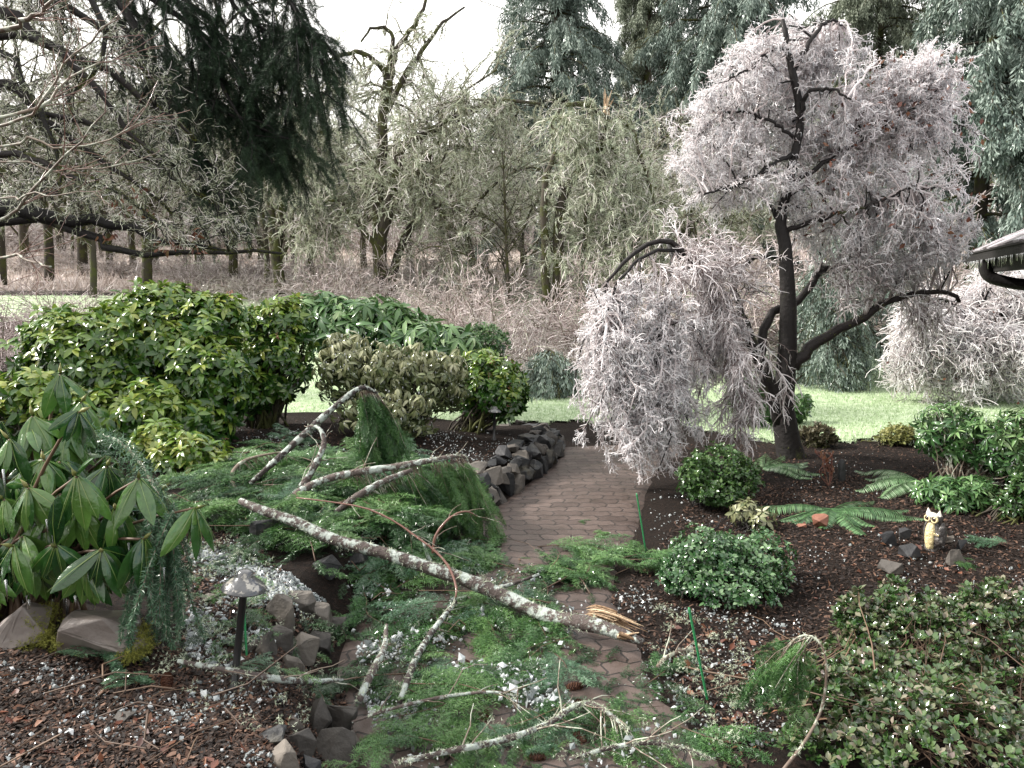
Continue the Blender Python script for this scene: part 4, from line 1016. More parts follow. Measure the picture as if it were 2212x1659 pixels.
bush('box_shrub', 'small round bright green shrub behind the right end of the rhododendron bank', 'shrub', [lobe(1045, 740, 55, 42, 9.0), lobe(1005, 750, 40, 35, 9.0)], (1045, 840), 700, .05, LEAF, 'leaf_rhodo_far', 7, (.5, 1.2), 0, (0, .7), 14, uptint=.3)
bush('olive_shrub', 'pale olive shrub with drooping frosted leaves in the middle of the bed', 'shrub', [lobe(745, 800, 70, 75, 6.7), lobe(820, 800, 80, 70, 6.7), lobe(900, 820, 85, 75, 6.7), lobe(970, 820, 50, 70, 6.8), lobe(830, 890, 110, 60, 6.5), lobe(740, 740, 45, 30, 6.8)],
     (850, 985), 1000, .085, LEAF_LONG, 'leaf_olive', 8, (1.2, 2.0), .75, (0, .8), 30, rs=.009, uptint=.42, ice=900, icew=.006, lw=1.3)
bush('pieris_shrub', 'small tree like shrub with bare lower stems at the stone edged bed end', 'shrub', [lobe(1065, 830, 72, 65, 7.2), lobe(1040, 790, 48, 40, 7.2), lobe(1100, 850, 42, 55, 7.1), lobe(1020, 850, 40, 45, 7.2)],
     (1010, 930), 560, .075, LEAF, 'leaf_pieris', 8, (.7, 1.5), .35, (0, .72), 16, rs=.014, flowers=12, uptint=.45)
bush('pieris_shrub', 'low yellowish shrub tucked under the largest glossy shrub beside the fallen boughs', 'shrub', [lobe(400, 990, 80, 55, 5.2), lobe(340, 960, 60, 50, 5.3), lobe(440, 1040, 50, 35, 5.1)], (400, 1090), 330, .085, LEAF, 'leaf_pieris', 7, (.7, 1.5), .2, (.2, .95), 14, uptint=.25)
bush('pieris_shrub', 'sparse light green shrub at the left picture edge above the iced rhododendron', 'shrub', [lobe(60, 850, 75, 55, 5.4), lobe(20, 900, 60, 60, 5.3), lobe(110, 880, 50, 50, 5.3)], (50, 1000), 210, .09, LEAF, 'leaf_pieris', 7, (.8, 1.5), .3, (.1, .9), 12, uptint=.3)

# foreground rhododendron, every big leaf modelled
Y = 2.75
b = np.array([-1.95, 2.85, float(H(-1.95, 2.85))])
root = thing('rhododendron', 'foreground rhododendron with very large dark glossy leaves cased in ice, left edge', 'shrub', b)
tp_ = [(170, 890, 2.55, (.9, -.2, .35)), (300, 1035, 2.6, (.3, -.6, .7)), (62, 1055, 2.5, (-.1, -.6, .75)), (166, 1030, 2.5, (.1, -.7, .7)), (310, 1165, 2.5, (.6, -.3, .5)), (421, 1098, 2.6, (.9, -.2, .3)), (95, 995, 2.7, (.2, -.5, .8)), (130, 810, 3.0, (.2, -.2, .9)), (175, 870, 2.95, (.6, -.2, .7)),
       (20, 950, 2.7, (-.3, -.4, .8)), (230, 1010, 2.75, (.5, -.3, .8)), (280, 1030, 2.9, (.5, -.1, .8)), (30, 1180, 2.45, (-.2, -.8, .4)), (120, 1180, 2.5, (.2, -.8, .4)), (220, 1190, 2.5, (.3, -.8, .4)), (345, 1060, 2.75, (.8, -.1, .6)), (170, 1100, 2.6, (0, -.8, .6)), (70, 900, 2.9, (.1, -.3, .9)), (250, 1100, 2.6, (.3, -.7, .6)), (190, 1215, 2.55, (.1, -.6, -.1)), (10, 1080, 2.6, (-.3, -.6, .6))]
tips = np.array([P(u, v, y) for u, v, y, a in tp_]); axs = np.array([a for *_, a in tp_], float)
ex, eo = in_lobes([lobe(100, 1010, 170, 130, 2.95), lobe(190, 1130, 180, 110, 2.85), lobe(60, 1160, 150, 110, 2.8), lobe(300, 1130, 80, 70, 2.9)], 110, .5, 1, .6)
mb = MB(); rb = MB()
whorls(mb, tips, axs, 9, .175, LEAF_BIG, (.7, 1.9), 1.9, (.2, 1), rb, .9, .3); whorls(mb, ex, eo + [0, -.2, .5], 8, .16, LEAF_BIG, (.7, 1.9), 1.7, (0, .9), rb, .9, .3)
mb.build('foliage', 'leaf_rhodo', root); rb.build('midribs', 'leaf_midrib', root, smooth=False)
mb = MB(); al = np.vstack([tips, ex]); s0 = b + rng.normal(size=al.shape) * [.1, .1, .02]; c = (s0 + al) / 2 + [-.1, .1, .12]
tubes(mb, bez(s0, c, al, 8), .009 * np.linspace(1.2, .5, 8)[None], 6, rng.random(len(al))); mb.build('stems', 'bark_thin', root)
bud = np.array([(0, 0, 0), (.35, .16, 0), (.35, 0, .16), (.35, -.16, 0), (.35, 0, -.16), (1, 0, 0)]); bf = np.array([(0, 1, 2), (0, 2, 3), (0, 3, 4), (0, 4, 1), (1, 5, 2), (2, 5, 3), (3, 5, 4), (4, 5, 1)])
for i in range(len(tips)): mb = MB(); inst(mb, bud, bf, tips[i:i + 1], frames(axs[i:i + 1], rdir(1)), .055, rng.random(1)); mb.build('leaf_bud', 'leaf_gold', root)
k = rng.integers(0, len(al), 60); p = al[k] + rng.normal(size=(60, 3)) * [.07, .05, .03] - [0, 0, .12]
for i in range(60): mb = MB(); icicles(mb, p[i:i + 1], .04, .14, .009); mb.build('icicle', 'ice', root)

bush('azalea', 'boxy iced azalea with small dark green leaves, right of the path in the middle', 'shrub', [lobe(1530, 1215, 90, 75, 3.9), lobe(1620, 1225, 95, 75, 3.95), lobe(1580, 1265, 120, 65, 3.8), lobe(1480, 1245, 55, 60, 3.85), lobe(1690, 1280, 40, 40, 3.9)],
     (1580, 1325), 2300, .028, LEAF_ROUND, 'leaf_azalea', 6, (.6, 1.5), .15, (0, .65), 34, rs=.004, uptint=.42, ice=600, icew=.0034, rmin=.55, stemspread=.12)
bush('azalea', 'large iced azalea with brownish glassy leaf tips filling the bottom right corner', 'shrub', [lobe(1960, 1440, 180, 140, 2.95), lobe(2120, 1420, 130, 150, 3.0), lobe(1880, 1530, 130, 130, 2.75), lobe(2060, 1560, 170, 150, 2.7), lobe(1800, 1600, 80, 100, 2.65), lobe(2200, 1560, 100, 150, 2.75), lobe(1980, 1330, 80, 60, 3.05), lobe(2170, 1310, 70, 60, 3.1), lobe(1870, 1390, 70, 60, 3.0), lobe(2050, 1650, 200, 100, 2.6), lobe(1880, 1650, 110, 80, 2.6), lobe(2040, 1600, 220, 130, 2.38), lobe(1860, 1640, 110, 80, 2.36), lobe(1780, 1530, 80, 110, 2.7), lobe(1740, 1640, 80, 90, 2.45), lobe(2120, 1320, 60, 60, 3.1), lobe(1930, 1290, 40, 40, 3.15), lobe(1850, 1330, 45, 50, 3.05)],
     (2040, 1760), 6000, .029, LEAF_ROUND, 'leaf_iced', 7, (.35, 1.25), -.05, (0, .62), 110, rs=.0035, uptint=.27, ice=320, icew=.0036, rmin=.45, stemspread=.25, bark='bark_thin', upb=.7)
bush('azalea', 'open green azalea with dark stems under the tip of the icy weeping branches', 'shrub', [lobe(1555, 1010, 80, 50, 5.5), lobe(1510, 1035, 50, 45, 5.4), lobe(1600, 1035, 45, 45, 5.4), lobe(1550, 1060, 60, 30, 5.3)],
     (1550, 1092), 1000, .030, LEAF_ROUND, 'leaf_small', 6, (.5, 1.4), .05, (0, .8), 30, rs=.006, uptint=.25, rmin=.4, bark='bark_near_black', stemspread=.06)
bush('rhododendron', 'tall shrub with drooping frosted leaves on bare stems at the right edge', 'shrub', [lobe(2055, 915, 72, 48, 6.0), lobe(2110, 950, 70, 50, 5.9), lobe(2170, 975, 60, 55, 5.8), lobe(2020, 945, 40, 35, 6.0), lobe(2200, 920, 40, 40, 6.1), lobe(2215, 1030, 40, 50, 5.7)],
     (2105, 1085), 420, .095, LEAF_LONG, 'leaf_rhodo_far', 8, (.8, 1.5), .3, (0, .75), 26, rs=.009, uptint=.3, bark='bark_twig', ice=700, icew=.006)
bush('daphne_shrub', 'bright green low shrub with narrow leaves behind the owl statue', 'shrub', [lobe(2060, 1075, 72, 40, 5.3), lobe(2020, 1065, 40, 30, 5.3), lobe(2110, 1060, 40, 30, 5.35)], (2065, 1120), 330, .075, LEAF_LONG, 'leaf_rhodo_far', 8, (.7, 1.4), .15, (0, .55), 14, uptint=.15)
bush('azalea', 'small dim shrub at the right edge behind the owl statue', 'shrub', [lobe(2195, 1095, 42, 38, 5.0), lobe(2225, 1060, 40, 40, 5.0)], (2200, 1135), 420, .04, LEAF, 'leaf_small', 6, (.6, 1.4), .1, (0, .7), 12, uptint=.2)
bush('golden_shrub', 'small yellow green globe shrub at the edge of the lawn on the right', 'shrub', [lobe(1936, 947, 40, 27, 7.5), lobe(1955, 940, 22, 22, 7.5)], (1936, 974), 520, .035, LEAF_SMALL, 'leaf_gold', 6, (.6, 1.4), .05, (0, .75), 10, uptint=.25)
bush('heather_bush', 'brownish twiggy little bush at the lawn edge right of the cherry trunk', 'shrub', [lobe(1765, 945, 40, 27, 7.4), lobe(1785, 955, 25, 18, 7.4)], (1768, 972), 380, .045, LEAF_SMALL, 'leaf_brown', 5, (.3, .9), -.1, (0, .8), 20, uptint=.2, rs=.006)
bush('rhododendron', 'drooping rhododendron on the lawn behind the left fork of the cherry trunk', 'shrub', [lobe(1612, 850, 45, 48, 8.6), lobe(1640, 880, 35, 40, 8.6)], (1615, 915), 190, .13, LEAF_LONG, 'leaf_rhodo_far', 8, (1, 1.7), .5, (0, .6), 10)
bush('rhododendron', 'small drooping rhododendron just right of the cherry trunk on the lawn', 'shrub', [lobe(1718, 880, 26, 28, 8.8), lobe(1728, 865, 18, 15, 8.8)], (1718, 912), 90, .13, LEAF_LONG, 'leaf_rhodo_far', 8, (1, 1.7), .5, (0, .7), 6)
bush('hydrangea', 'small straggly frosted plant beside the boxy azalea and the flattened fern', 'shrub', [lobe(1610, 1105, 32, 25, 4.9), lobe(1650, 1120, 25, 22, 4.8)], (1625, 1150), 60, .06, LEAF, 'leaf_olive', 5, (.8, 1.6), .4, (.1, 1), 8, rs=.005, bark='bark_near_black')

# ------------------------------------------------------------ ferns
def fern(label, base, nf, length, az, seed, lift=.55, frost=0., sag=1.2):
    global rng
    keep = rng; rng = np.random.default_rng(seed)
    b = G(*base); root = thing('sword_fern', label, 'fern', b)
    for k in range(nf):
        a = az[0] + (az[1] - az[0]) * (k + rng.uniform(.1, .9)) / nf; L_ = length * rng.uniform(.75, 1.15); K = 26
        t_ = np.linspace(0, 1, K); d = np.array([math.cos(a), math.sin(a), 0]); h = lift * rng.uniform(.6, 1.2)
        q = b + d * (L_ * t_)[:, None] + np.array([0, 0, 1.]) * (L_ * (h * t_ * 1.6 - sag * h * t_ ** 2 * 1.5))[:, None]
        q[:, 2] = np.maximum(q[:, 2], H(q[:, 0], q[:, 1]) + .02)
        mb = MB(); tubes(mb, q, .003 * np.linspace(1, .4, K), 4, .3)
        tg = nrm(np.gradient(q, axis=0)); s = nrm(np.cross(tg, [0, 0, 1])); nm = np.cross(s, tg)
        w_ = L_ * .17 * np.sin(np.pi * (t_ * .88 + .1)) ** .8
        for sg in (-1, 1):
            dd = nrm(s * sg + tg * .35 - nm * .25 + rng.normal(size=q.shape) * .06)
            for off in (0, .5):
                p = q[:-1] * (1 - off) + q[1:] * off
                inst(mb, *leaf_t(.20, 2, .1, .2), p, frames(dd[:-1], nm[:-1]), np.stack([w_[:-1], np.full(K - 1, L_ * .085), w_[:-1]], 1), np.clip(rng.normal(.3 + frost, .15, K - 1), 0, 1))
        mb.build('frond', 'fern', root)
    rng = keep
    return root
fern('broad fern flattened on the mulch beside the red rock, glazed with ice', (1795, 1105), 11, .52, (2.6, 6.9), 51, .28, .12)
fern('arching fern at the foot of the cherry trunk, right of the open azalea', (1650, 1015), 6, .5, (-1.3, 1.6), 52, .35, .35)
fern('yellowish drooping fern left of the tall shrub on bare stems', (2000, 1050), 7, .55, (2.2, 4.6), 53, .45, .4)
# ------------------------------------------------------------ stones
def rock_mesh(mb, c, size, seed, yaw=None, npts=12, tint=.5):
    r = np.random.default_rng(seed); bm = bmesh.new()
    p = r.normal(size=(npts, 3)); p = p / np.linalg.norm(p, axis=1, keepdims=True) * r.uniform(.8, 1.1, (npts, 1))
    p = np.sign(p) * np.abs(p) ** .75
    for q in p: bm.verts.new(q)
    bmesh.ops.convex_hull(bm, input=bm.verts)
    for v in [v for v in bm.verts if not v.link_faces]: bm.verts.remove(v)
    bmesh.ops.bevel(bm, geom=list(bm.edges), offset=.035, segments=1, affect='EDGES', profile=.6)
    bmesh.ops.triangulate(bm, faces=list(bm.faces))
    bmesh.ops.subdivide_edges(bm, edges=list(bm.edges), cuts=1, use_grid_fill=True)
    bmesh.ops.triangulate(bm, faces=list(bm.faces))
    bm.verts.index_update()
    V = np.array([v.co[:] for v in bm.verts]); Fc = np.array([[v.index for v in f.verts] for f in bm.faces if len(f.verts) == 3])
    F4 = [[v.index for v in f.verts] for f in bm.faces if len(f.verts) == 4]; bm.free()
    V = V + .035 * np.sin(V[:, [1, 2, 0]] * 9 + seed) * np.sin(V[:, [2, 0, 1]] * 7)
    a = r.uniform(0, 6.28) if yaw is None else yaw; ca, sa = math.cos(a), math.sin(a)
    V = V * np.array(size); tilt = r.uniform(-.3, .3); ct, st_ = math.cos(tilt), math.sin(tilt)
    V = V @ np.array([[1, 0, 0], [0, ct, st_], [0, -st_, ct]]) @ np.array([[ca, sa, 0], [-sa, ca, 0], [0, 0, 1]]) + np.array(c)
    first = mb.n
    mb.add(V, Fc, tint)
    if F4: mb.f.append(np.array(F4) + first)
def rock(name, label, u, v, wpx, hpx, mat, seed, sink=.25, depth=.8, cat='stone', yaw=None, zlift=0):
    """u, v: picture position of the foot of the stone"""
    b = G(u, v); Y = b[1]; w_ = px(wpx, Y) / 2; h = px(hpx, Y) / 2
    b = b + [0, w_ * depth * .5, 0]
    mb = MB(); rock_mesh(mb, b + [0, 0, h * (1 - sink) + zlift], (w_, w_ * depth, h * 1.15), seed, yaw if yaw is not None else 0.1, tint=np.random.default_rng(seed).random())
    return tag(mb.build(name, mat, None, b, smooth=False), label, cat)
def stone_wall(label, rows, mat2=('stone', 'stone_dark'), seed=0):
    b = G(rows[0][0], rows[0][1]); root = thing('stone_wall', label, 'stone wall', b)
    for i, (u, v, wpx, hpx, Y, k) in enumerate(rows):
        Y = G(u, v + hpx * .42)[1] + px(wpx, Y) * .25; c = P(u, v, Y); w_ = px(wpx, Y) / 2; h = px(hpx, Y) / 2
        mb = MB(); rock_mesh(mb, c, (w_ * 1.3, w_ * 1.0, h * 1.45), seed * 100 + i, rng.uniform(-.4, .4), tint=rng.random()); mb.build('stone', mat2[k], root, smooth=False)
    return root
# edge of the bed beyond the fallen trunk: (u, v centre, width, height, depth, kind)
wl = resample(np.c_[LEFT_W[5:], np.zeros(len(LEFT_W) - 5)], 60); wl = np.vstack([wl, resample([wl[-1], G0(1160, 938, .1) * [1, 1, 0], G0(1095, 926, .15) * [1, 1, 0]], 20)[1:]])
root = thing('stone_wall', 'stacked dry stone wall of dark angular rocks along the bed, beyond the fallen boughs', 'stone wall', wl[30])
dn = nrm(np.gradient(wl, axis=0)); inw = np.stack([-dn[:, 1], dn[:, 0], 0 * dn[:, 0]], 1); sl_ = np.r_[0, np.cumsum(np.linalg.norm(np.diff(wl, axis=0), axis=1))]
for tier, (off, z, st, hh_) in enumerate([(.0, .06, .135, .10), (.06, .17, .15, .085), (.16, .235, .19, .05)]):
    s_ = .04 * tier
    while s_ < sl_[-1]:
        w_ = st * rng.choice([.6, .8, 1.0, 1.5]); m_ = np.array([np.interp(s_ + w_ / 2, sl_, wl[:, k]) for k in range(3)]); n_ = np.array([np.interp(s_ + w_ / 2, sl_, inw[:, k]) for k in range(3)])
        c = m_ + n_ * (off + rng.uniform(-.02, .03)) + [0, 0, z * (1 if s_ < sl_[59] else .8) + rng.uniform(-.03, .03)]
        mb = MB(); rock_mesh(mb, c, (w_ * .62, .085, hh_ * rng.uniform(.65, 1.25)), 500 + tier * 60 + int(s_ * 37), math.atan2(n_[1], n_[0]) - math.pi / 2 + rng.uniform(-.3, .3), tint=rng.random()); mb.build('stone', 'stone_dark' if rng.random() < .6 else 'stone', root, smooth=False); s_ += w_
stone_wall('tumbled brown rocks edging the bed right of the path lamp', [
    (612, 1325, 66, 74, 3.65, 0), (650, 1300, 60, 46, 3.8, 0), (690, 1330, 62, 50, 3.75, 0), (612, 1385, 56, 54, 3.5, 0), (575, 1395, 44, 50, 3.45, 0), (650, 1405, 70, 62, 3.45, 0), (630, 1440, 50, 40, 3.35, 0), (690, 1395, 52, 52, 3.5, 0), (725, 1355, 48, 40, 3.7, 0), (545, 1400, 36, 30, 3.45, 0)], seed=2)
stone_wall('foreground pile of grey rocks at the bottom edge, left of the bough covered path', [
    (590, 1590, 64, 48, 2.72, 1), (612, 1640, 70, 76, 2.62, 0), (648, 1610, 58, 52, 2.72, 0), (690, 1555, 48, 76, 2.85, 0), (640, 1575, 44, 40, 2.85, 0), (735, 1560, 70, 80, 2.9, 0), (715, 1630, 96, 90, 2.68, 0), (665, 1660, 50, 40, 2.6, 1), (760, 1620, 50, 70, 2.75, 0)], seed=3)
stone_wall('dark stones half hidden under the fallen boughs near the thick end of the tangle', [(572, 1150, 60, 66, 4.5, 1), (545, 1120, 40, 40, 4.6, 1), (770, 1210, 60, 40, 4.3, 1), (700, 1225, 60, 40, 4.2, 1), (620, 1165, 50, 50, 4.4, 1)], seed=4)
mossy = []
for lab, u, v, w_, h, sd, dp in [('big mauve boulder with yellow moss under the foreground rhododendron', 205, 1432, 240, 120, 61, .6), ('pale mauve boulder at the left picture edge beside the big mossy one', 30, 1400, 170, 105, 62, .6)]:
    o = rock('boulder', lab, u, v, w_, h, 'stone_mauve', sd, .2, dp, 'boulder'); mossy.append(o)
    V = np.array([x.co[:] for x in o.data.vertices]); mb = MB()
    rr = np.random.default_rng(sd); nm = nrm(V); k = (V[:, 2] > -.09) & (np.sin(V[:, 0] * 17 + sd) + np.sin(V[:, 2] * 21 + 1) > .35); p = V[k]
    p = np.repeat(p, 24, 0) + rng.normal(size=(len(p) * 24, 3)) * .014; p = p + ORG[o.name]
    for i in range(4): inst(mb, TUFT[i][0], TUFT[i][1], p[i::4], rframes(len(p[i::4]), .5), rng.uniform(.006, .016, len(p[i::4])), rng.random(len(p[i::4])))
    mb.build('moss', 'moss_gold', o, smooth=False)
for lab, u, v, w_, h, mat, sd in [('reddish brown pointed rock in front of the flattened fern', 1775, 1142, 40, 36, 'stone_red', 71), ('small flat reddish stone left of the pointed rock', 1735, 1140, 28, 9, 'stone_red', 72), ('olive brown flat rock lying in front of the owl ring', 1932, 1240, 66, 38, 'stone', 73),
                                  ('blue black square stone directly in front of the owl', 1967, 1207, 62, 32, 'stone_dark', 74), ('dark low rock at the left of the owl ring', 1925, 1180, 42, 34, 'stone_dark', 75), ('flat dark rock behind the left of the owl ring', 1955, 1165, 40, 28, 'stone_dark', 76), ('dark brown wedge rock right of the owl', 2070, 1225, 50, 38, 'stone', 77),
                                  ('rounded dark rock behind the wedge rock right of the owl', 2085, 1195, 36, 30, 'stone_dark', 78), ('small rock close against the right side of the owl', 2052, 1180, 26, 26, 'stone', 79), ('black upright stone standing in the mulch behind the flattened fern', 1818, 1040, 20, 54, 'stone_dark', 80),
                                  ('flat dark slab in the mulch below the foreground boulder', 265, 1560, 60, 16, 'stone', 81), ('dark flat stone on the mulch left of the path lamp', 455, 1300, 40, 18, 'stone', 82)]:
    rock('rock', lab, u, v, w_, h, mat, sd, .2, .7)

# dead brown stalk beside the black stone
b = G(1790, 1050); root = thing('dead_plant', 'withered reddish brown plant stalk left of the black upright stone', 'dead plant', b); mb = MB()
q = np.stack([resample([b, b + [rng.normal() * .03, 0, .12], b + [rng.normal() * .06, 0, .26]], 5) for _ in range(7)]); tubes(mb, q, .004, 4, rng.random(7)); mb.build('stems', 'bark_red', root)
mb = MB(); p, d, _, _ = sample_on(q, 70, .3); inst(mb, *LEAF_SMALL, p, frames(nrm(d + rdir(70)), rdir(70)), rng.uniform(.02, .045, 70), rng.random(70)); mb.build('withered_leaves', 'dead_leaf', root)

# ------------------------------------------------------------ path lamps, stakes
def lathe(mb, prof, n=32, origin=(0, 0, 0), tint=.5):
    prof = np.array(prof); a = np.arange(n) / n * 2 * math.pi; m_ = len(prof)
    V = np.stack([prof[:, 0, None] * np.cos(a), prof[:, 0, None] * np.sin(a), np.repeat(prof[:, 1, None], n, 1)], -1) + np.array(origin)
    i = np.arange(m_ - 1)[:, None] * n; j = np.arange(n)[None]; j2 = (j + 1) % n
    mb.add(V, np.stack([i + j, i + j2, i + n + j2, i + n + j], -1).reshape(-1, 4), tint)
def path_lamp(label, u, v, hpx, capw, tilt, post_mat='black_metal'):
    b = G(u, v); Y = b[1]; h = px(hpx, Y); r = px(capw, Y) / 2
    root = thing('path_lamp', label, 'garden lamp', b)
    mb = MB(); lathe(mb, [(.001, -.05), (.021, -.05), (.021, .01), (.0125, .02), (.0125, h * .80), (.016, h * .81), (.022, h * .83), (.026, h * .845), (.001, h * .85)], 20, b); mb.build('post', post_mat, root)
    mb = MB(); lathe(mb, [(.012, h * .835), (r * .93, h * .838), (r, h * .845), (r * 1.0, h * .852), (r * .86, h * .885), (r * .55, h * .925), (r * .40, h * .94), (r * .36, h * .955), (r * .34, h * .985), (r * .22, h * 1.0), (.001, h * 1.004)], 32, b); mb.build('cap', 'lamp_metal', root)
    root.rotation_euler = tilt
    return root
path_lamp('black path lamp with a weathered dome cap leaning right in the near bed', 505, 1490, 285, 100, (-.03, .13, 0))
path_lamp('distant black path lamp under the small tree like shrub at the bed end', 1067, 950, 74, 30, (0, .03, 0))
def stake(label, p0, p1, Y, r=.0045):
    a = P(*p0, Y); b = P(*p1, Y + .02); b = np.array(G(*p1)); d = nrm((a - b)[None])[0]
    Lh = np.linalg.norm(a - b); mb = MB(); z = np.linspace(-.03, Lh, 40)
    q = b + d * z[:, None]; rr = r * (1 + .15 * (np.arange(40) % 2)); rr[-2:] *= [1.3, .6]
    tubes(mb, q, rr, 8, .6)
    return tag(mb.build('garden_stake', 'green_plastic', None, b), label, 'stake')
b1 = G(1528, 1512); b2 = G(1395, 1190); b3 = G(968, 1040); b4 = G(533, 1420)
stake('near green plastic plant stake leaning left in the mulch by the boxy azalea', (1488, 1312), (1528, 1512), b1[1])
stake('green plant stake at the right edge of the brick path below the icy branches', (1375, 1065), (1395, 1190), b2[1])
stake('short green plant stake in the stone edged bed', (971, 985), (968, 1040), b3[1])
stake('green plant stake mostly hidden behind the path lamp post', (527, 1310), (533, 1420), b4[1], .004)

# ------------------------------------------------------------ owl statue
def ellip(mb, c, r, rot=None, nu=28, nv=18, fn=None, tint=.5):
    th = np.linspace(0, math.pi, nv)[:, None]; ph = (np.arange(nu) / nu * 2 * math.pi)[None]
    V = np.stack([np.sin(th) * np.cos(ph), np.sin(th) * np.sin(ph), np.cos(th) + 0 * ph], -1).reshape(-1, 3)
    if fn is not None: V = fn(V)
    V = V * np.array(r)
    if rot is not None: V = V @ np.array(rot).T
    i = np.arange(nv - 1)[:, None] * nu; j = np.arange(nu)[None]; j2 = (j + 1) % nu
    mb.add(V + np.array(c), np.stack([i + j, i + nu + j, i + nu + j2, i + j2], -1).reshape(-1, 4), tint)
b = G(2014, 1186); Y = b[1]; hh = px(92, Y)
root = thing('owl_statue', 'horned owl statue with cream breast and ringed eyes, small owlet at its side', 'statue', b)
ang = math.radians(-62)                     # faces to the left of the viewer
fw = np.array([math.sin(ang) * 1.0, -math.cos(ang), 0]); rt = np.array([math.cos(ang), math.sin(ang), 0]); upv = np.array([0, 0, 1.])
Rm = np.stack([rt, -fw, upv], 1)            # local x right, y back, z up
def Q(x, y, z): return b + Rm @ np.array([x, y, z]) * hh
mb = MB(); ellip(mb, Q(0, .06, .36), np.array([.21, .21, .42]) * hh, Rm, fn=lambda V: V * np.c_[1 - .18 * V[:, 2], 1 - .1 * V[:, 2], np.ones(len(V))] * (1 + .03 * np.sin(V[:, 2:3] * 26) * np.sin(np.arctan2(V[:, 1:2], V[:, 0:1]) * 9))); mb.build('body', 'owl_feather', root)
mb = MB(); ellip(mb, Q(-.02, -.075, .34), np.array([.135, .12, .38]) * hh, Rm, fn=lambda V: V * (1 + .025 * np.sin(V[:, 2:3] * 34) * np.sin(V[:, 0:1] * 30))); mb.build('breast', 'owl_cream', root)
mb = MB(); ellip(mb, Q(.19, .05, .40), np.array([.07, .16, .30]) * hh, Rm, fn=lambda V: V * (1 + .05 * np.sin(V[:, 2:3] * 22))); ellip(mb, Q(-.19, .07, .40), np.array([.07, .15, .30]) * hh, Rm); mb.build('wings', 'owl_feather', root)
hd = mb = MB(); ellip(mb, Q(0, .0, .79), np.array([.19, .17, .15]) * hh, Rm, fn=lambda V: V * np.c_[np.ones(len(V)), np.ones(len(V)), 1 - .25 * np.clip(V[:, 2], 0, 1) * (1 - np.abs(V[:, 0]))]); head = mb.build('head', 'owl_feather', root)
mb = MB(); ellip(mb, Q(0, -.09, .855), np.array([.15, .09, .075]) * hh, Rm); mb.build('brow', 'owl_white', root)
for sx_ in (-1, 1):
    mb = MB(); ear = np.array([(-.5, -.35, 0), (.5, -.35, 0), (.5, .4, 0), (-.5, .4, 0), (.12 * sx_ + .1 * sx_, -.1, 1.0), (.0, -.12, .62)])
    V = np.array([Q(sx_ * .125 + x * .12, -.03 + y * .11, .86 + z * .155) for x, y, z in ear]); mb.add(V, np.array([(0, 1, 4), (1, 2, 4), (2, 3, 4), (3, 0, 4)]), .7); mb.build('ear_tuft', 'owl_white', root, smooth=False)
    mb = MB(); n_ = 24; a = np.arange(n_) / n_ * 6.2832; ro, ri = .088, .05; ring = []
    for rr_, yo in ((ro, -.135), (ro * .95, -.165), (ri * 1.1, -.175), (ri, -.155)): ring.append([Q(sx_ * .088 + rr_ * math.cos(x), yo + .05 * abs(sx_ * .088 + rr_ * math.cos(x)) * 2, .775 + rr_ * 1.05 * math.sin(x)) for x in a])
    V = np.array(ring).reshape(-1, 3); i = np.arange(3)[:, None] * n_; j = np.arange(n_)[None]; j2 = (j + 1) % n_; mb.add(V, np.stack([i + j, i + j2, i + n_ + j2, i + n_ + j], -1).reshape(-1, 4), .8); eye = mb.build('eye_ring', 'owl_cream', root)
    mb = MB(); ellip(mb, Q(sx_ * .088, -.135, .775), np.array([.054, .035, .056]) * hh, Rm); mb.build('eye', 'owl_eye', root)
mb = MB(); mb.add(np.array([Q(-.03, -.16, .77), Q(.03, -.16, .77), Q(0, -.13, .79), Q(0, -.215, .705)]), np.array([(0, 1, 3), (1, 2, 3), (2, 0, 3)]), .4); mb.build('beak', 'owl_eye', root, smooth=False)
mb = MB(); ellip(mb, Q(.17, -.08, .42), np.array([.085, .085, .085]) * hh, Rm); ellip(mb, Q(.18, -.05, .28), np.array([.10, .10, .14]) * hh, Rm); ol = mb.build('owlet', 'owl_feather', root)
for x in (.13, .205):
    mb = MB(); ellip(mb, Q(x, -.155, .425), np.array([.032, .02, .033]) * hh, Rm); mb.build('eye_ring', 'owl_cream', ol); mb = MB(); ellip(mb, Q(x, -.17, .425), np.array([.016, .014, .018]) * hh, Rm); mb.build('eye', 'owl_eye', ol)
mb = MB(); rock_mesh(mb, Q(.02, .05, .02), (.26 * hh, .24 * hh, .07 * hh), 5); mb.build('plinth', 'owl_feather', root, smooth=False)

# ------------------------------------------------------------ house corner at right
A = np.array([5.34, 9.0, EYE + px(70, 9.0)]); ev = nrm(np.array([[-.37, -.93, 0.]]))[0]; rv = np.array([.93, -.37, 0.]); sl = .48; Lh = 5.2
root = thing('house', 'corner of a house with an icy shake roof and dark gutter at the right edge', 'house', (A[0] + 2, A[1] - 2, float(H(A[0] + 2, A[1] - 2))))
def slab(mb, o_, a, b_, c, tint=.5):
    V = np.array([o_, o_ + a, o_ + a + b_, o_ + b_, o_ + c, o_ + a + c, o_ + a + b_ + c, o_ + b_ + c]); mb.add(V, np.array([(3, 2, 1, 0), (4, 5, 6, 7), (0, 1, 5, 4), (1, 2, 6, 5), (2, 3, 7, 6), (3, 0, 4, 7)]), tint)
up_ = rv + np.array([0, 0, sl]); upn = nrm(up_[None])[0]; nrmr = nrm(np.cross(ev, upn)[None])[0]; nrmr = nrmr if nrmr[2] > 0 else -nrmr
mb = MB()
for c in range(22):
    x = 0
    while x < Lh:
        w_ = rng.uniform(.10, .22); slab(mb, A + ev * x + upn * (c * .16 - .03) + nrmr * (.012 * rng.random()), ev * (w_ - .008), upn * (.2 + .02 * rng.random()), nrmr * (.034 + .018 * rng.random()), rng.random()); x += w_
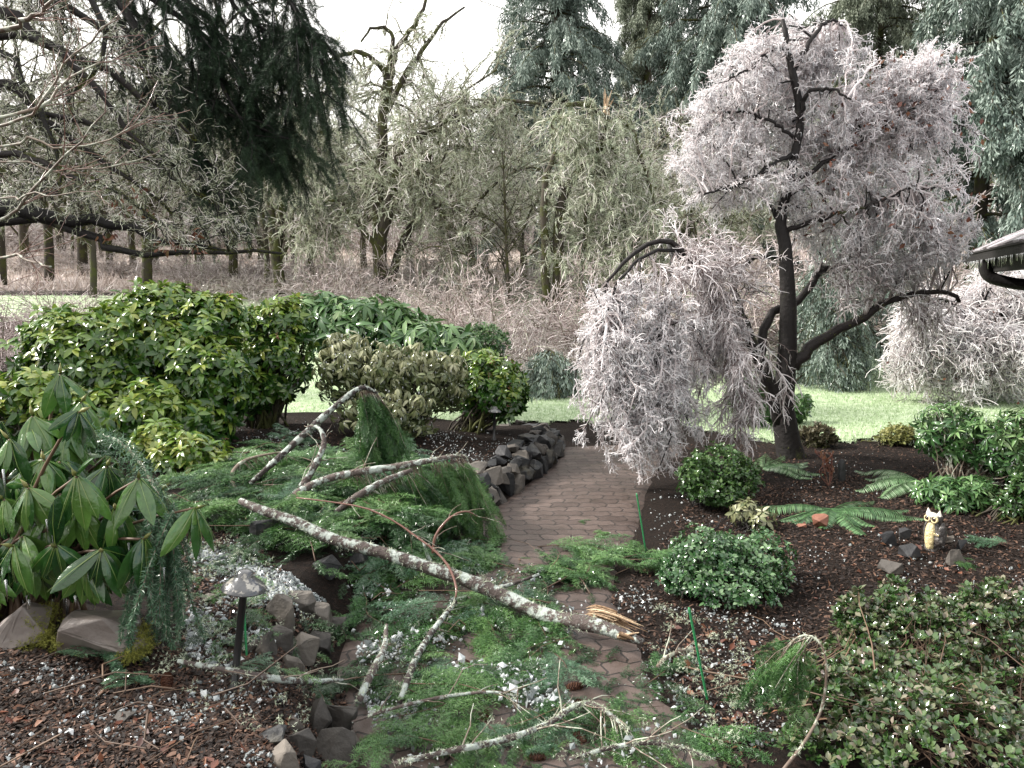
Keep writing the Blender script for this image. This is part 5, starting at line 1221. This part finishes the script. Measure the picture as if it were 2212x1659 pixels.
roof = mb.build('roof', 'shingle', root, smooth=False)
mb = MB(); slab(mb, A - nrmr * .06 + ev * .02, ev * Lh, upn * 3.5, nrmr * .055, .3); mb.build('roof_boards', 'dark_paint', root, smooth=False)
mb = MB(); slab(mb, A - rv * .10 + [0, 0, -.10] - ev * .08, ev * (Lh + .08), rv * .09, np.array([0, 0, .085]), .6); slab(mb, A - rv * .112 + [0, 0, -.02] - ev * .09, ev * (Lh + .1), rv * .022, np.array([0, 0, .018]), 1); gut = mb.build('gutter', 'dark_paint', root, smooth=False)
mb = MB(); slab(mb, A + [0, 0, -.22] + ev * .35 + rv * .02, ev * Lh, rv * .10, np.array([0, 0, .17]), .3); mb.build('beam', 'dark_paint', root, smooth=False)
d0 = A + ev * 1.0 - rv * .05; q = resample([d0 + [0, 0, -.09], d0 + [0, 0, -.19], d0 + rv * .06 + [0, 0, -.28], d0 + rv * .25 + [0, 0, -.34], d0 + rv * .55 + [0, 0, -.40], d0 + rv * .60 + [0, 0, -.6], d0 + rv * .60 + [0, 0, -1.9]], 28)
mb = MB(); tubes(mb, q, .06, 12, .5); mb.build('downspout', 'dark_paint', root)
zg = float(H(A[0] + 1, A[1] - 1)) - .1
mb = MB(); w0 = A + rv * .65 + ev * .5; slab(mb, np.array([w0[0], w0[1], zg]), ev * (Lh - .6), rv * 2.6, np.array([0, 0, A[2] - zg + .1]), .5); mb.build('wall', 'wall_brown', root, smooth=False)
n_ = 90; p = A - rv * .10 + ev * rng.uniform(0, 4, (n_, 1)) + [0, 0, -.1]; mb = MB(); icicles(mb, p, .02, .11, .008); tag(mb.build('icicles', 'ice', root), kind='stuff')
# ------------------------------------------------------------ fallen fir top and broken boughs
def lichen_on(mb, q, r, n, lo=.008, hi=.022, t=(0, 1)):
    K = len(q); p, d, _, tt_ = sample_on(q[None], n, *t); rr = np.interp(tt_, np.linspace(0, 1, K), np.broadcast_to(r, (K,)))
    p = p + nrm(rdir(n) + [0, 0, .35]) * rr[:, None]
    for i in range(4): inst(mb, TUFT[i][0], TUFT[i][1], p[i::4], rframes(len(p[i::4])), rng.uniform(lo, hi, len(p[i::4])), .3 + .7 * rng.random(len(p[i::4])))
def sprays(mb, pos, d, nrmz, scale, tint, kinds=5):
    n = len(pos); k = rng.integers(0, kinds, n); fr = frames(d, nrmz)
    for i in range(kinds):
        s = k == i
        if s.any(): inst(mb, SPRAYS[i][0], SPRAYS[i][1], pos[s], fr[s], np.asarray(scale)[s], np.asarray(tint)[s], SPRAYS[i][2])
def spray_stems(mb, pos, d, scale):
    q = np.stack([pos, pos + d * (np.asarray(scale) * .5)[:, None], pos + d * (np.asarray(scale) * .9)[:, None]], 1); tubes(mb, q, .0022, 3, rng.random(len(pos)))

def along(pxs, Ys, half, K=24):
    Ys = np.interp(np.linspace(0, 1, len(pxs)), np.linspace(0, 1, len(Ys)), Ys)
    gy = [G(u, v)[1] for u, v in pxs]; Ys = np.array([min(y, g * .95 - .045) for y, g in zip(Ys, gy)])
    Ys = np.convolve(np.r_[Ys[0], Ys, Ys[-1]], [.25, .5, .25], 'valid')
    pts = np.array([P(u, v, y) for (u, v), y in zip(pxs, Ys)]); hs = np.interp(np.linspace(0, 1, len(pxs)), np.linspace(0, 1, len(half)), half) * Ys / F
    return resample(pts, K, hs)
# main broken stem
q, r = along([(520, 1082), (560, 1100), (640, 1128), (720, 1165), (830, 1195), (930, 1228), (1020, 1258), (1110, 1298), (1190, 1332), (1290, 1352), (1390, 1388)], [4.1, 3.72, 3.52, 3.40], [7, 10, 12, 13, 14, 15, 16, 16, 16, 18, 9], 40)
root = thing('fallen_conifer', 'lichen blotched snapped conifer stem lying across the brick path, splintered at its right end', 'fallen tree', q[-1] * [1, 1, 0])
mb = MB(); tubes(mb, q, r * (1 + .06 * np.sin(np.arange(40) * 1.9)), 14, .5); mb.build('stem', 'bark_lichen', root)
mb = MB(); a = np.array([P(1270, 1326, 3.44), P(1290, 1330, 3.43), P(1330, 1342, 3.40), P(1380, 1358, 3.36)])
for i in range(22):
    o_ = rng.normal(size=3) * [.012, .012, .012]; e = rng.uniform(.45, 1.12); qq = resample(np.array([a[0] + o_, a[1] + o_ + [0, 0, .012], a[2] + o_ + [0, 0, .01], a[0] + (a[3] - a[0]) * e + o_]), 8); tubes(mb, qq, np.array([.001, .003, .005, .006, .0055, .005, .003, .0008]), 4, rng.random(1))
for i in range(7):
    s0 = q[-2] + rng.normal(size=3) * .008; tubes(mb, np.array([s0 - [.05, 0, -.01], s0 + [.03 + .06 * rng.random(), -.02, rng.normal() * .02]]), [.012, .002], 4, rng.random(1))
mb.build('splintered_wood', 'split_wood', root)
mb = MB(); lichen_on(mb, q, r, 900, .007, .022, (.05, .95)); lichen_on(mb, q, r, 160, .02, .035, (.3, .9)); mb.build('lichen', 'lichen', root, smooth=False)
# stubs on the stem
mb = MB()
for (u0, v0), (u1, v1), y in [((930, 1215), (915, 1170), 3.95), ((1010, 1290), (905, 1310), 3.75), ((1050, 1275), (1165, 1240), 3.85), ((770, 1190), (790, 1280), 4.0)]:
    tubes(mb, resample([P(u0, v0, y), P((u0 + u1) / 2, (v0 + v1) / 2 + 4, y), P(u1, v1, y)], 6), np.linspace(.013, .007, 6), 7, rng.random(1))
mb.build('branch_stub', 'bark_lichen', root)

def fallen_branch(label, pxs, Ys, half, mat='bark_lichen', lich=120, hang=None, K=20, twigs=0, nm='fallen_branch', needle='fir_green'):
    """bare or needled broken branch; hang=(n, t0, t1, length, down) adds needle sprays along it"""
    q, r = along(pxs, Ys, half, K)
    base = q[np.argmin(q[:, 2])].copy(); root = thing(nm, label, 'branch', base)
    mb = MB(); tubes(mb, q, r * (1 + .10 * np.sin(np.arange(K) * 2.3)), 9, rng.random(1)); mb.build('limb', mat, root)
    if twigs:
        S, R = grow(q[None], r[None], twigs, .08, .3, 5, (.4, 1.1), .05, .15, .15, .5, rmax=.0035); mb = MB(); tubes(mb, S, np.maximum(R, .0014), 4, rng.random(twigs)); mb.build('twigs', 'bark_twig', root)
    if lich: mb = MB(); lichen_on(mb, q, r, lich, .007, .020); mb.build('lichen', 'lichen', root, smooth=False)
    if hang:
        n, t0, t1, ln, down = hang; p, d, _, tt_ = sample_on(q[None], n, t0, t1); m1 = MB(); mt = MB()
        dd = nrm(d * .5 + rdir(n) * [.4, .4, .2] + [0, 0, -down]); L_ = rng.uniform(.6, 1.25, n) * ln
        # hanging twig, sprays along it
        Kt = 6; tw = np.empty((n, Kt, 3)); tw[:, 0] = p; D = dd.copy()
        for k in range(1, Kt): D = nrm(D + [0, 0, -.16 * down] + rng.normal(size=(n, 3)) * .08); tw[:, k] = tw[:, k - 1] + D * (L_ / (Kt - 1))[:, None]
        gz = H(tw[..., 0], tw[..., 1]) + .02; tw[..., 2] = np.maximum(tw[..., 2], gz)
        tubes(mt, tw, .0028 * np.linspace(1, .4, Kt)[None], 3, rng.random(n)); mt.build('hanging_twigs', 'bark_twig', root)
        ns = int(n * max(3, ln / .055)); p2, d2, _, _ = sample_on(tw, ns, .08); s = rng.uniform(.09, .19, ns)
        d3 = nrm(d2 + rdir(ns) * .45 + [0, 0, -.25 * down]); sprays(m1, p2, d3, nrm(rdir(ns) + [0, -.5, .8]), s, np.clip(rng.normal(.45, .22, ns), 0, 1)); m1.build('needles', needle, root, smooth=False)
    return root
fallen_branch('pale straight broken branch slanting up to the pale olive shrub, needles drooping from its tip', [(540, 1045), (590, 1000), (650, 945), (710, 890), (765, 845), (790, 838), (815, 850)], [4.6, 5.1], [5, 7, 8, 7, 6, 5, 3], lich=90, hang=(60, .72, 1, .42, 1.0))
fallen_branch('shorter crooked lichen branch right of the long slanting branch', [(610, 1110), (630, 1075), (660, 1040), (688, 990), (700, 955), (690, 925), (665, 920)], [4.45, 4.8], [6, 8, 8, 7, 6, 4, 2], lich=110, twigs=8)
fallen_branch('white lichen crusted branch arching level to the right with a needle curtain below', [(600, 1105), (635, 1070), (690, 1040), (760, 1022), (830, 1012), (900, 1000), (960, 990), (1000, 985), (1015, 1010)], [4.35, 4.75], [5, 8, 8, 8, 8, 7, 6, 4, 2], lich=420, hang=(85, .35, 1, .46, 1.0), twigs=14)
fallen_branch('short reddish branch below the white lichen branch', [(720, 1110), (760, 1080), (800, 1055), (840, 1035), (890, 1015)], [4.3, 4.55], [5, 8, 8, 7, 5], lich=60, hang=(50, .2, 1, .34, .7))
fallen_branch('long thin dark branch curving over the fallen stem with a red peeled end', [(640, 1075), (720, 1085), (790, 1098), (850, 1125), (900, 1160), (940, 1190), (970, 1225), (985, 1265), (985, 1290)], [4.0, 3.45], [1.5, 1.8, 2, 2, 2.4, 2.6, 3, 3, 2], 'bark_red', 20, twigs=10)
fallen_branch('thin branch with a fork rising right of the red peeled branch', [(935, 1195), (940, 1160), (960, 1130), (985, 1110), (1010, 1105), (1030, 1115)], [3.9, 4.0], [3, 3, 3, 2, 2, 1], 'bark_red', 10, twigs=6)
fallen_branch('lichen dotted branch standing out toward the viewer in the middle of the tangle', [(862, 1520), (880, 1470), (900, 1420), (930, 1370), (960, 1330), (985, 1300)], [3.0, 3.6], [6, 8, 8, 7, 6, 4], lich=160, hang=(22, .6, 1, .2, .3))
fallen_branch('short thick lichen branch left of the one standing out toward the viewer', [(775, 1515), (790, 1480), (810, 1440), (830, 1400), (835, 1350)], [3.0, 3.35], [8, 9, 9, 7, 4], lich=160)
fallen_branch('pale stick lying on the mulch behind the path lamp', [(385, 1428), (450, 1440), (530, 1455), (610, 1468), (680, 1472), (740, 1468)], [3.0, 3.15], [5, 6, 7, 8, 7, 4], lich=150, twigs=6)
fallen_branch('lichen covered branch along the bottom edge, arching up in the middle', [(850, 1650), (960, 1625), (1060, 1605), (1130, 1585), (1200, 1555), (1240, 1525), (1280, 1522), (1320, 1545), (1360, 1580)], [2.62, 2.75], [5, 7, 8, 7, 6, 6, 6, 5, 3], lich=520, twigs=16, hang=(16, .7, 1, .18, .3))
fallen_branch('thin lichen branch lying flat at the bottom right end of the path', [(1230, 1640), (1320, 1615), (1400, 1605), (1470, 1615), (1540, 1640)], [2.6, 2.65], [4, 5, 5, 4, 2], lich=240, twigs=8)
fallen_branch('thin dark twig across the lower tangle', [(760, 1560), (850, 1530), (960, 1505), (1060, 1495), (1120, 1505)], [2.85, 2.95], [3, 4, 4, 3, 2], lich=70, twigs=8)
fallen_branch('needled bough hooked over the iced azalea at bottom right', [(1690, 1665), (1740, 1600), (1775, 1530), (1785, 1450), (1775, 1395), (1745, 1372), (1710, 1385), (1685, 1420)], [2.35, 2.5], [4, 3.6, 3.2, 2.8, 2.4, 2, 1.8, 1.2], 'bark_twig', 50, hang=(15, .66, 1, .24, .6))
fallen_branch('small twig at the right of the snapped end, on the mulch', [(1420, 1440), (1440, 1420), (1475, 1405), (1520, 1398)], [3.2, 3.3], [4, 5, 4, 2], 'bark_twig', 60, twigs=4)
fallen_branch('dark needled bough rising behind the low yellowish shrub', [(520, 1075), (500, 1030), (520, 1000), (560, 985), (620, 975)], [4.7, 5.0], [4, 4, 4, 3, 2], 'bark_twig', 20, hang=(46, .1, 1, .42, .7))
fallen_branch('fir bough caught in the foreground rhododendron, its blue green tips hanging down', [(160, 935), (250, 950), (310, 1010), (345, 1080), (355, 1120)], [2.95, 2.62], [4, 4, 4, 4, 3], 'bark_twig', 10)
# its hanging tips, dense bottle brush needles
rt_ = [o for o in COL.objects if o.name.startswith('fallen_branch') and o.parent is None][-1]
mb = MB(); mt = MB(); m_ = 48
s = np.array([P(rng.uniform(318, 378), rng.uniform(1080, 1180), rng.uniform(2.56, 2.72)) for _ in range(m_)]); L_ = rng.uniform(.18, .46, m_); Kt = 7; tw = np.empty((m_, Kt, 3)); tw[:, 0] = s; D = nrm(rng.normal(size=(m_, 3)) * .3 + [0, 0, -1])
for k in range(1, Kt): D = nrm(D + [0, 0, -.2] + rng.normal(size=(m_, 3)) * .06); tw[:, k] = tw[:, k - 1] + D * (L_ / (Kt - 1))[:, None]
tw[..., 2] = np.maximum(tw[..., 2], .3); tubes(mt, tw, .0025, 4, rng.random(m_)); mt.build('hanging_twigs', 'bark_twig', rt_)
n_ = 26000; p, d, _, _ = sample_on(tw, n_); V, Fc = needle_tri(p, nrm(d * .7 + rdir(n_)), rng.uniform(.016, .027, (n_, 1)), .0042); mb.add(V, Fc, np.repeat(np.clip(rng.normal(.4, .25, n_), 0, 1), 3))
p, d, _, _ = sample_on(np.stack([limb_ for limb_ in [resample([P(160, 935, 2.95), P(250, 950, 2.8), P(310, 1010, 2.7), P(345, 1080, 2.62)], 12), resample([P(190, 960, 3.0), P(270, 1000, 2.9), P(300, 1060, 2.85), P(330, 1120, 2.8)], 12)]]), 1800); V, Fc = needle_tri(p + rng.normal(size=p.shape) * .015, nrm(d * .5 + rdir(1800)), .022, .004); mb.add(V, Fc, np.repeat(rng.random(1800), 3)); mb.build('needles', 'fir_blue', rt_, smooth=False)
mb = MB(); p, _, _, _ = sample_on(tw, 160); icicles(mb, p, .008, .03, .004); tag(mb.build('icicles', 'ice_white', rt_), kind='stuff')

# boughs: five kinds, copied through the tangle
def bough(seed, L_, mat):
    global rng
    keep = rng; rng = np.random.default_rng(seed)
    root = thing('fir_bough', 'green fir bough lying in the tangle of broken boughs over the path', 'fir bough', (0, 0, 0), 'fir boughs of the tangle')
    q = resample([[0, 0, 0], [L_ * .35, rng.normal() * .04, .05], [L_ * .7, rng.normal() * .08, .05], [L_, rng.normal() * .12, 0]], 12); mb = MB(); tubes(mb, q, np.linspace(.005, .0015, 12), 5, rng.random(1)); mb.build('twig', 'bark_thin', root)
    n = int(22 * L_ / .6); p, d, _, tt_ = sample_on(q[None], n, .12, 1); sg = rng.choice([-1, 1], n); sd = nrm(np.cross(d, [0, 0, 1])) * sg[:, None]
    dd = nrm(d * .8 + sd * rng.uniform(.3, .85, (n, 1)) + [0, 0, 1] * rng.uniform(-.25, .2, (n, 1))); s = rng.uniform(.18, .36, n) * (1.15 - .55 * tt_)
    mb = MB(); sprays(mb, p, dd, nrm(rng.normal(size=(n, 3)) * .3 + [0, 0, 1]), s, np.clip(rng.normal(.45, .2, n), 0, 1)); mb.build('needles', mat, root, smooth=False)
    rng = keep
    return root
bs = [bough(91, .55, 'fir_green'), bough(92, .75, 'fir_green'), bough(93, .45, 'fir_green'), bough(94, .6, 'fir_blue'), bough(95, .7, 'fir_green')]
TANGLE = [(420, 1090), (470, 1010), (560, 985), (700, 980), (830, 1010), (900, 1040), (930, 1135), (1080, 1215), (1200, 1225), (1270, 1260), (1290, 1290), (1250, 1370), (1230, 1420), (1180, 1500), (1300, 1570), (1480, 1610), (1500, 1690), (850, 1690), (830, 1530), (820, 1480), (830, 1380), (740, 1270), (600, 1200)]
MOUND = [(470, 1060), (560, 1000), (700, 1000), (880, 1040), (920, 1130), (930, 1190), (800, 1200), (600, 1160)]
pp = np.vstack([in_poly_px(TANGLE, 155), in_poly_px(MOUND, 55), in_poly_px([(840, 1460), (1160, 1480), (1240, 1690), (860, 1690)], 16)])
gp = Gv(pp[:, 0], pp[:, 1]); mo = poly_sd(pp[:, 0], pp[:, 1], np.array(MOUND, float))
first = set()
for i in range(len(gp)):
    k = int(rng.integers(0, 5)) if i > 4 else i; z = rng.uniform(.01, .05) + (rng.uniform(0, .13) * min(1, max(0, mo[i]) / 45))
    loc = gp[i] + [0, 0, z]; rot = (rng.uniform(-.3, .3), rng.uniform(-.06, .12), rng.uniform(0, 6.28)); s = rng.uniform(.5, .95) * (1 if pp[i, 1] < 1380 else .78)
    if k not in first and i <= 4: bs[k].location = tuple(loc); bs[k].rotation_euler = rot; first.add(k)
    else: copy_thing(bs[k], loc, rot, s)
for u, v, rz, k, s, lab in [(1290, 1225, .2, 0, .9, 'fir bough at the right tip of the tangle, pointing at the boxy azalea'), (1350, 1215, .1, 1, .8, 'long fir bough reaching over the right path edge below the green stake'), (1210, 1195, -.3, 2, .9, 'fir bough on the bricks at the upper right of the tangle'), (1330, 1185 + 60, .4, 4, .6, 'fir bough lying half on the mulch at the right path edge'),
                            (1270, 1110 + 60, .3, 2, .35, 'small lone fir sprig on the open bricks nearest the tangle'), (1235, 1137, .1, 2, .3, 'small fir sprig on the open bricks, furthest left'), (1150, 1188, -.6, 0, .8, 'fir bough spilling onto the bricks from the needle curtain'), (1270, 1160, 0, 0, .25, 'tiny fir sprig in the middle of the open bricks'),
                            (1390, 1490, .6, 0, .55, 'fir sprig with ice on the lower right path edge'), (1450, 1570, -.4, 1, .6, 'fir bough along the lower right path edge'), (190, 1530, 1.2, 3, .35, 'small fir sprig on the dark mulch at lower left'), (60, 1445, .4, 3, .5, 'fir sprig beside the left boulder'),
                            (2030, 1215, -.5, 2, .35, 'small fir sprig in front of the owl statue'), (1680, 1430, 1.0, 2, .3, 'tiny fir sprig on the mulch between the two azaleas'), (2210, 1190, 2.5, 3, .5, 'frosted fir sprig at the right edge beyond the owl'), (450, 1400, .2, 3, .25, 'pale fir sprig on the icy mulch left of the path lamp'), (470, 1470, .5, 3, .35, 'fir sprig on the mulch at the foot of the path lamp')]:
    c = copy_thing(bs[k], G(u, v) + [0, 0, .015], (rng.uniform(-.1, .1), rng.uniform(-.05, .1), rz), s, lab)
    if 'group' in c: del c['group']

# loose needles and twiglets between the boughs
pp = np.vstack([in_poly_px(TANGLE, 480), in_poly_px([(420, 1180), (560, 1180), (740, 1380), (640, 1500), (400, 1420)], 90), in_poly_px([(1240, 1400), (1480, 1480), (1540, 1680), (1250, 1680)], 90)]); gp = Gv(pp[:, 0], pp[:, 1]); n = len(gp)
mo = np.clip(poly_sd(pp[:, 0], pp[:, 1], np.array(MOUND, float)) / 45, 0, 1); gp[:, 2] += rng.uniform(.004, .04, n) + mo * rng.uniform(0, .10, n)
dd = nrm(rdir(n) * [1, 1, .25]); mb = MB(); sprays(mb, gp, dd, nrm(rdir(n) * .4 + [0, 0, 1]), rng.uniform(.08, .2, n), np.clip(rng.normal(.4, .25, n), 0, 1)); tag(mb.build('fir_litter', 'fir_green', smooth=False), 'loose green fir twigs strewn under the boughs', 'fir litter', kind='stuff')
mb = MB(); n = 70; pp = np.vstack([in_poly_px(TANGLE, n), in_poly_px([(0, 1450), (560, 1450), (700, 1650), (0, 1690)], 22)]); gp = Gv(pp[:, 0], pp[:, 1]); n = len(gp); gp[:, 2] += rng.uniform(.02, .09, n); d = nrm(rdir(n) * [1, 1, .2]); Lq = rng.uniform(.1, .4, (n, 1)); bend = rdir(n) * .04
q = np.stack([gp, gp + d * Lq * .5 + bend, gp + d * Lq], 1); q[..., 2] = np.maximum(q[..., 2], H(q[..., 0], q[..., 1]) + .01); tubes(mb, q, rng.uniform(.0015, .004, (n, 1)) * np.array([[1, .8, .5]]), 4, rng.random(n)); tag(mb.build('twig_litter', 'bark_thin'), 'thin broken twigs strewn over bed and path', 'twig litter', kind='stuff')
# lichen scraps
pp = np.vstack([in_poly_px(TANGLE, 230), in_poly_px([(420, 1180), (560, 1180), (740, 1380), (640, 1659), (300, 1500)], 90), in_poly_px([(1380, 1300), (1640, 1380), (1700, 1560), (1560, 1659), (1420, 1450)], 70)]); gp = Gv(pp[:, 0], pp[:, 1]); n = len(gp); mb = MB(); p = np.repeat(gp, 14, 0) + rng.normal(size=(14 * n, 3)) * [.016, .016, .012] + [0, 0, .025]; p[:, 2] += np.repeat(rng.uniform(0, .04, n), 14)
for i in range(4): inst(mb, TUFT[i][0], TUFT[i][1], p[i::4], rframes(len(p[i::4])), rng.uniform(.007, .018, len(p[i::4])), rng.random(len(p[i::4])))
tag(mb.build('lichen_scraps', 'lichen', smooth=False), 'pale green lichen scraps torn from the branches', 'lichen', kind='stuff')

# ice chips shaken from the branches
def chips(poly, n, lo, hi, z=.0): 
    q = in_poly_px(poly, n * 3); g = Gv(q[:, 0], q[:, 1]); f_ = np.sin(g[:, 0] * 9 + 2 * np.sin(g[:, 1] * 7)) + np.sin(g[:, 1] * 11 + 2 * np.sin(g[:, 0] * 5 + 1)) + rng.normal(size=n * 3) * .9; g = g[np.argsort(-f_)[:n]]; g = g[rng.permutation(n)]
    g[:, 2] += rng.uniform(.002, .012, n) + z; return g, np.minimum(lo * np.exp(np.abs(rng.normal(0, .7, (n, 1)))), hi * 1.3) * rng.uniform(.4, 1.4, (n, 3)) * [1, 1, .6]
mb = MB()
for poly, n, lo, hi in [([(0, 1440), (560, 1440), (700, 1500), (740, 1690), (0, 1690)], 850, .003, .010), ([(380, 1500), (560, 1500), (600, 1659), (330, 1659)], 170, .003, .011), ([(420, 1150), (540, 1180), (700, 1300), (600, 1400), (560, 1480), (400, 1420), (410, 1250)], 3600, .004, .013), ([(760, 1380), (1180, 1420), (1200, 1560), (800, 1600)], 900, .005, .016), (TANGLE, 2600, .004, .014),
                        ([(1240, 1390), (1500, 1500), (1560, 1690), (1240, 1690)], 500, .004, .013), ([(1400, 1200), (1420, 1310), (1740, 1330), (1700, 1560), (1620, 1690), (1540, 1690), (1420, 1480), (1310, 1310)], 700, .003, .010), ([(1720, 1150), (2212, 1150), (2212, 1300), (1800, 1330), (1640, 1200)], 300, .003, .009), ([(1400, 1060), (1640, 1060), (1690, 1130), (1410, 1200)], 260, .003, .010),
                        ([(830, 1000), (1010, 920), (1150, 930), (1180, 970), (1050, 1060), (990, 1050)], 900, .003, .010), ([(480, 900), (700, 900), (720, 1000), (480, 1000)], 500, .004, .012), ([(1060, 1130), (1250, 1000), (1400, 1000), (1370, 1190), (1200, 1190)], 260, .003, .009), ([(1720, 980), (1900, 980), (1950, 1080), (1700, 1090)], 150, .003, .009)]:
    g, s = chips(poly, n, lo, hi)
    if poly is TANGLE or n == 900: g[:, 2] += rng.uniform(.0, .075, n)
    inst(mb, OCT_V, OCT_F, g, rframes(n), s, rng.random(n) ** 1.3)
tag(mb.build('ice_chips', 'ice_chip', smooth=False), 'clear and white ice chips scattered over mulch, boughs and bricks', 'ice chips', kind='stuff')

# bark mulch chips, needles and dead leaves
mb = MB()
for poly, n in [([(0, 1400), (600, 1400), (760, 1500), (770, 1700), (0, 1700)], 20000), ([(400, 1100), (560, 1180), (740, 1380), (640, 1500), (360, 1460)], 7000), ([(1310, 1300), (1420, 1190), (1500, 1060), (2212, 1000), (2212, 1340), (1700, 1560), (1600, 1690), (1560, 1660), (1440, 1480)], 30000), ([(480, 900), (1000, 900), (1180, 950), (1040, 1070), (850, 1060), (480, 1010)], 10000), ([(1430, 960), (2212, 960), (2212, 1100), (1480, 1100)], 9000)]:
    q = in_poly_px(poly, n); g = Gv(q[:, 0], q[:, 1]); g[:, 2] += rng.uniform(.0, .010, n); z = nrm(rdir(n) * .55 + [0, 0, 1]); x = rdir(n); fr = frames(x - z * np.sum(x * z, -1, keepdims=True), z)
    l_ = rng.uniform(.004, .008, n) * rng.uniform(.7, 2.2, n); CH = np.array([(-1, -.4, 0), (0, -.6, .12), (1, -.3, 0), (1.1, .3, .05), (0, .5, .1), (-.9, .45, -.05)])
    inst(mb, CH, np.array([(0, 1, 4, 5), (1, 2, 3, 4)]), g, fr, np.stack([l_, l_ * rng.uniform(.3, .9, n), l_], 1), rng.random(n) ** 2)
tag(mb.build('bark_mulch', 'mulch_chip', smooth=False), 'dark wet bark mulch and leaf bits on the beds', 'mulch', kind='stuff')
mb = MB(); pp = np.vstack([in_poly_px([(0, 1450), (560, 1450), (720, 1690), (0, 1690)], 90), in_poly_px([(1420, 1330), (1700, 1400), (1640, 1690), (1480, 1500)], 90), in_poly_px([(1730, 1150), (2212, 1120), (2212, 1290), (1760, 1330)], 70)]); gp = Gv(pp[:, 0], pp[:, 1]); n = len(gp); gp[:, 2] += .012
inst(mb, *LEAF_SMALL, gp, rframes(n, 1.6), rng.uniform(.02, .055, n), rng.random(n)); tag(mb.build('leaf_litter', 'dead_leaf'), 'rust brown dead leaves scattered on the mulch', 'leaf litter', kind='stuff')

# fir cones
CN = MB(); m_ = 70; a = np.arange(m_) * 2.399; t_ = (np.arange(m_) + .5) / m_; rr = .42 * np.sin(np.pi * (t_ * .86 + .1)) ** .8
c = np.stack([t_ * 2 - 1, rr * np.cos(a), rr * np.sin(a)], 1); out = np.stack([np.full(m_, -.35) + 0 * a, np.cos(a), np.sin(a)], 1); SC = np.array([(0, -.16, 0), (.14, -.18, .02), (.24, 0, .07), (.14, .18, .02), (0, .16, 0), (.1, 0, -.05)])
inst(CN, SC, np.array([(0, 1, 5), (1, 2, 5), (2, 3, 5), (3, 4, 5), (4, 0, 5)]), c - out * .1, frames(out, np.tile([[1., 0, 0]], (m_, 1))), 1.25, rng.random(m_))
ellip(CN, (0, 0, 0), (1.0, .3, .3), None, 10, 8, None, .1)
cone = None
for u, v, lab in [(985, 1382, 'fir cone beside the lichen branch that stands out toward the viewer'), (815, 1358, 'dark fir cone under the fallen stem at left'), (910, 1520, 'fir cone in the ice left of the path middle'), (1045, 1570, 'upright fir cone on the ice at the lower middle'), (1262, 1540, 'dark fir cone under the arch of the lower lichen branch'), (1240, 1500, 'fir cone on bare bricks above the arched branch'),
                  (1005, 1640, 'light brown fir cone at the bottom left of the tangle'), (1250, 1610, 'fir cone nestled in needles below the arched branch'), (1155, 1655, 'reddish fir cone cut by the bottom edge'), (1005, 1430 + 20, 'fir cone resting in the needles at the centre of the tangle'), (362, 1490, 'fir cone on the mulch below the hanging blue green tips'), (475, 1190, 'fir cone on the icy mulch behind the foreground rhododendron'), (900, 1275, 'fir cone hidden under the middle of the fallen stem')]:
    g = G(u, v) + [0, 0, .03]
    if cone is None: cone = CN.build('fir_cone', 'cone', None, (0, 0, 0), smooth=False)
    c = cone if cone.get('label') is None else cone.copy()
    if c is not cone: COL.objects.link(c)
    c.location = tuple(g); c.scale = (.036,) * 3; c.rotation_euler = (rng.uniform(0, 6), rng.uniform(-.5, .5), rng.uniform(0, 6.28)); tag(c, lab, 'fir cone', 'fir cones shaken down with the boughs')
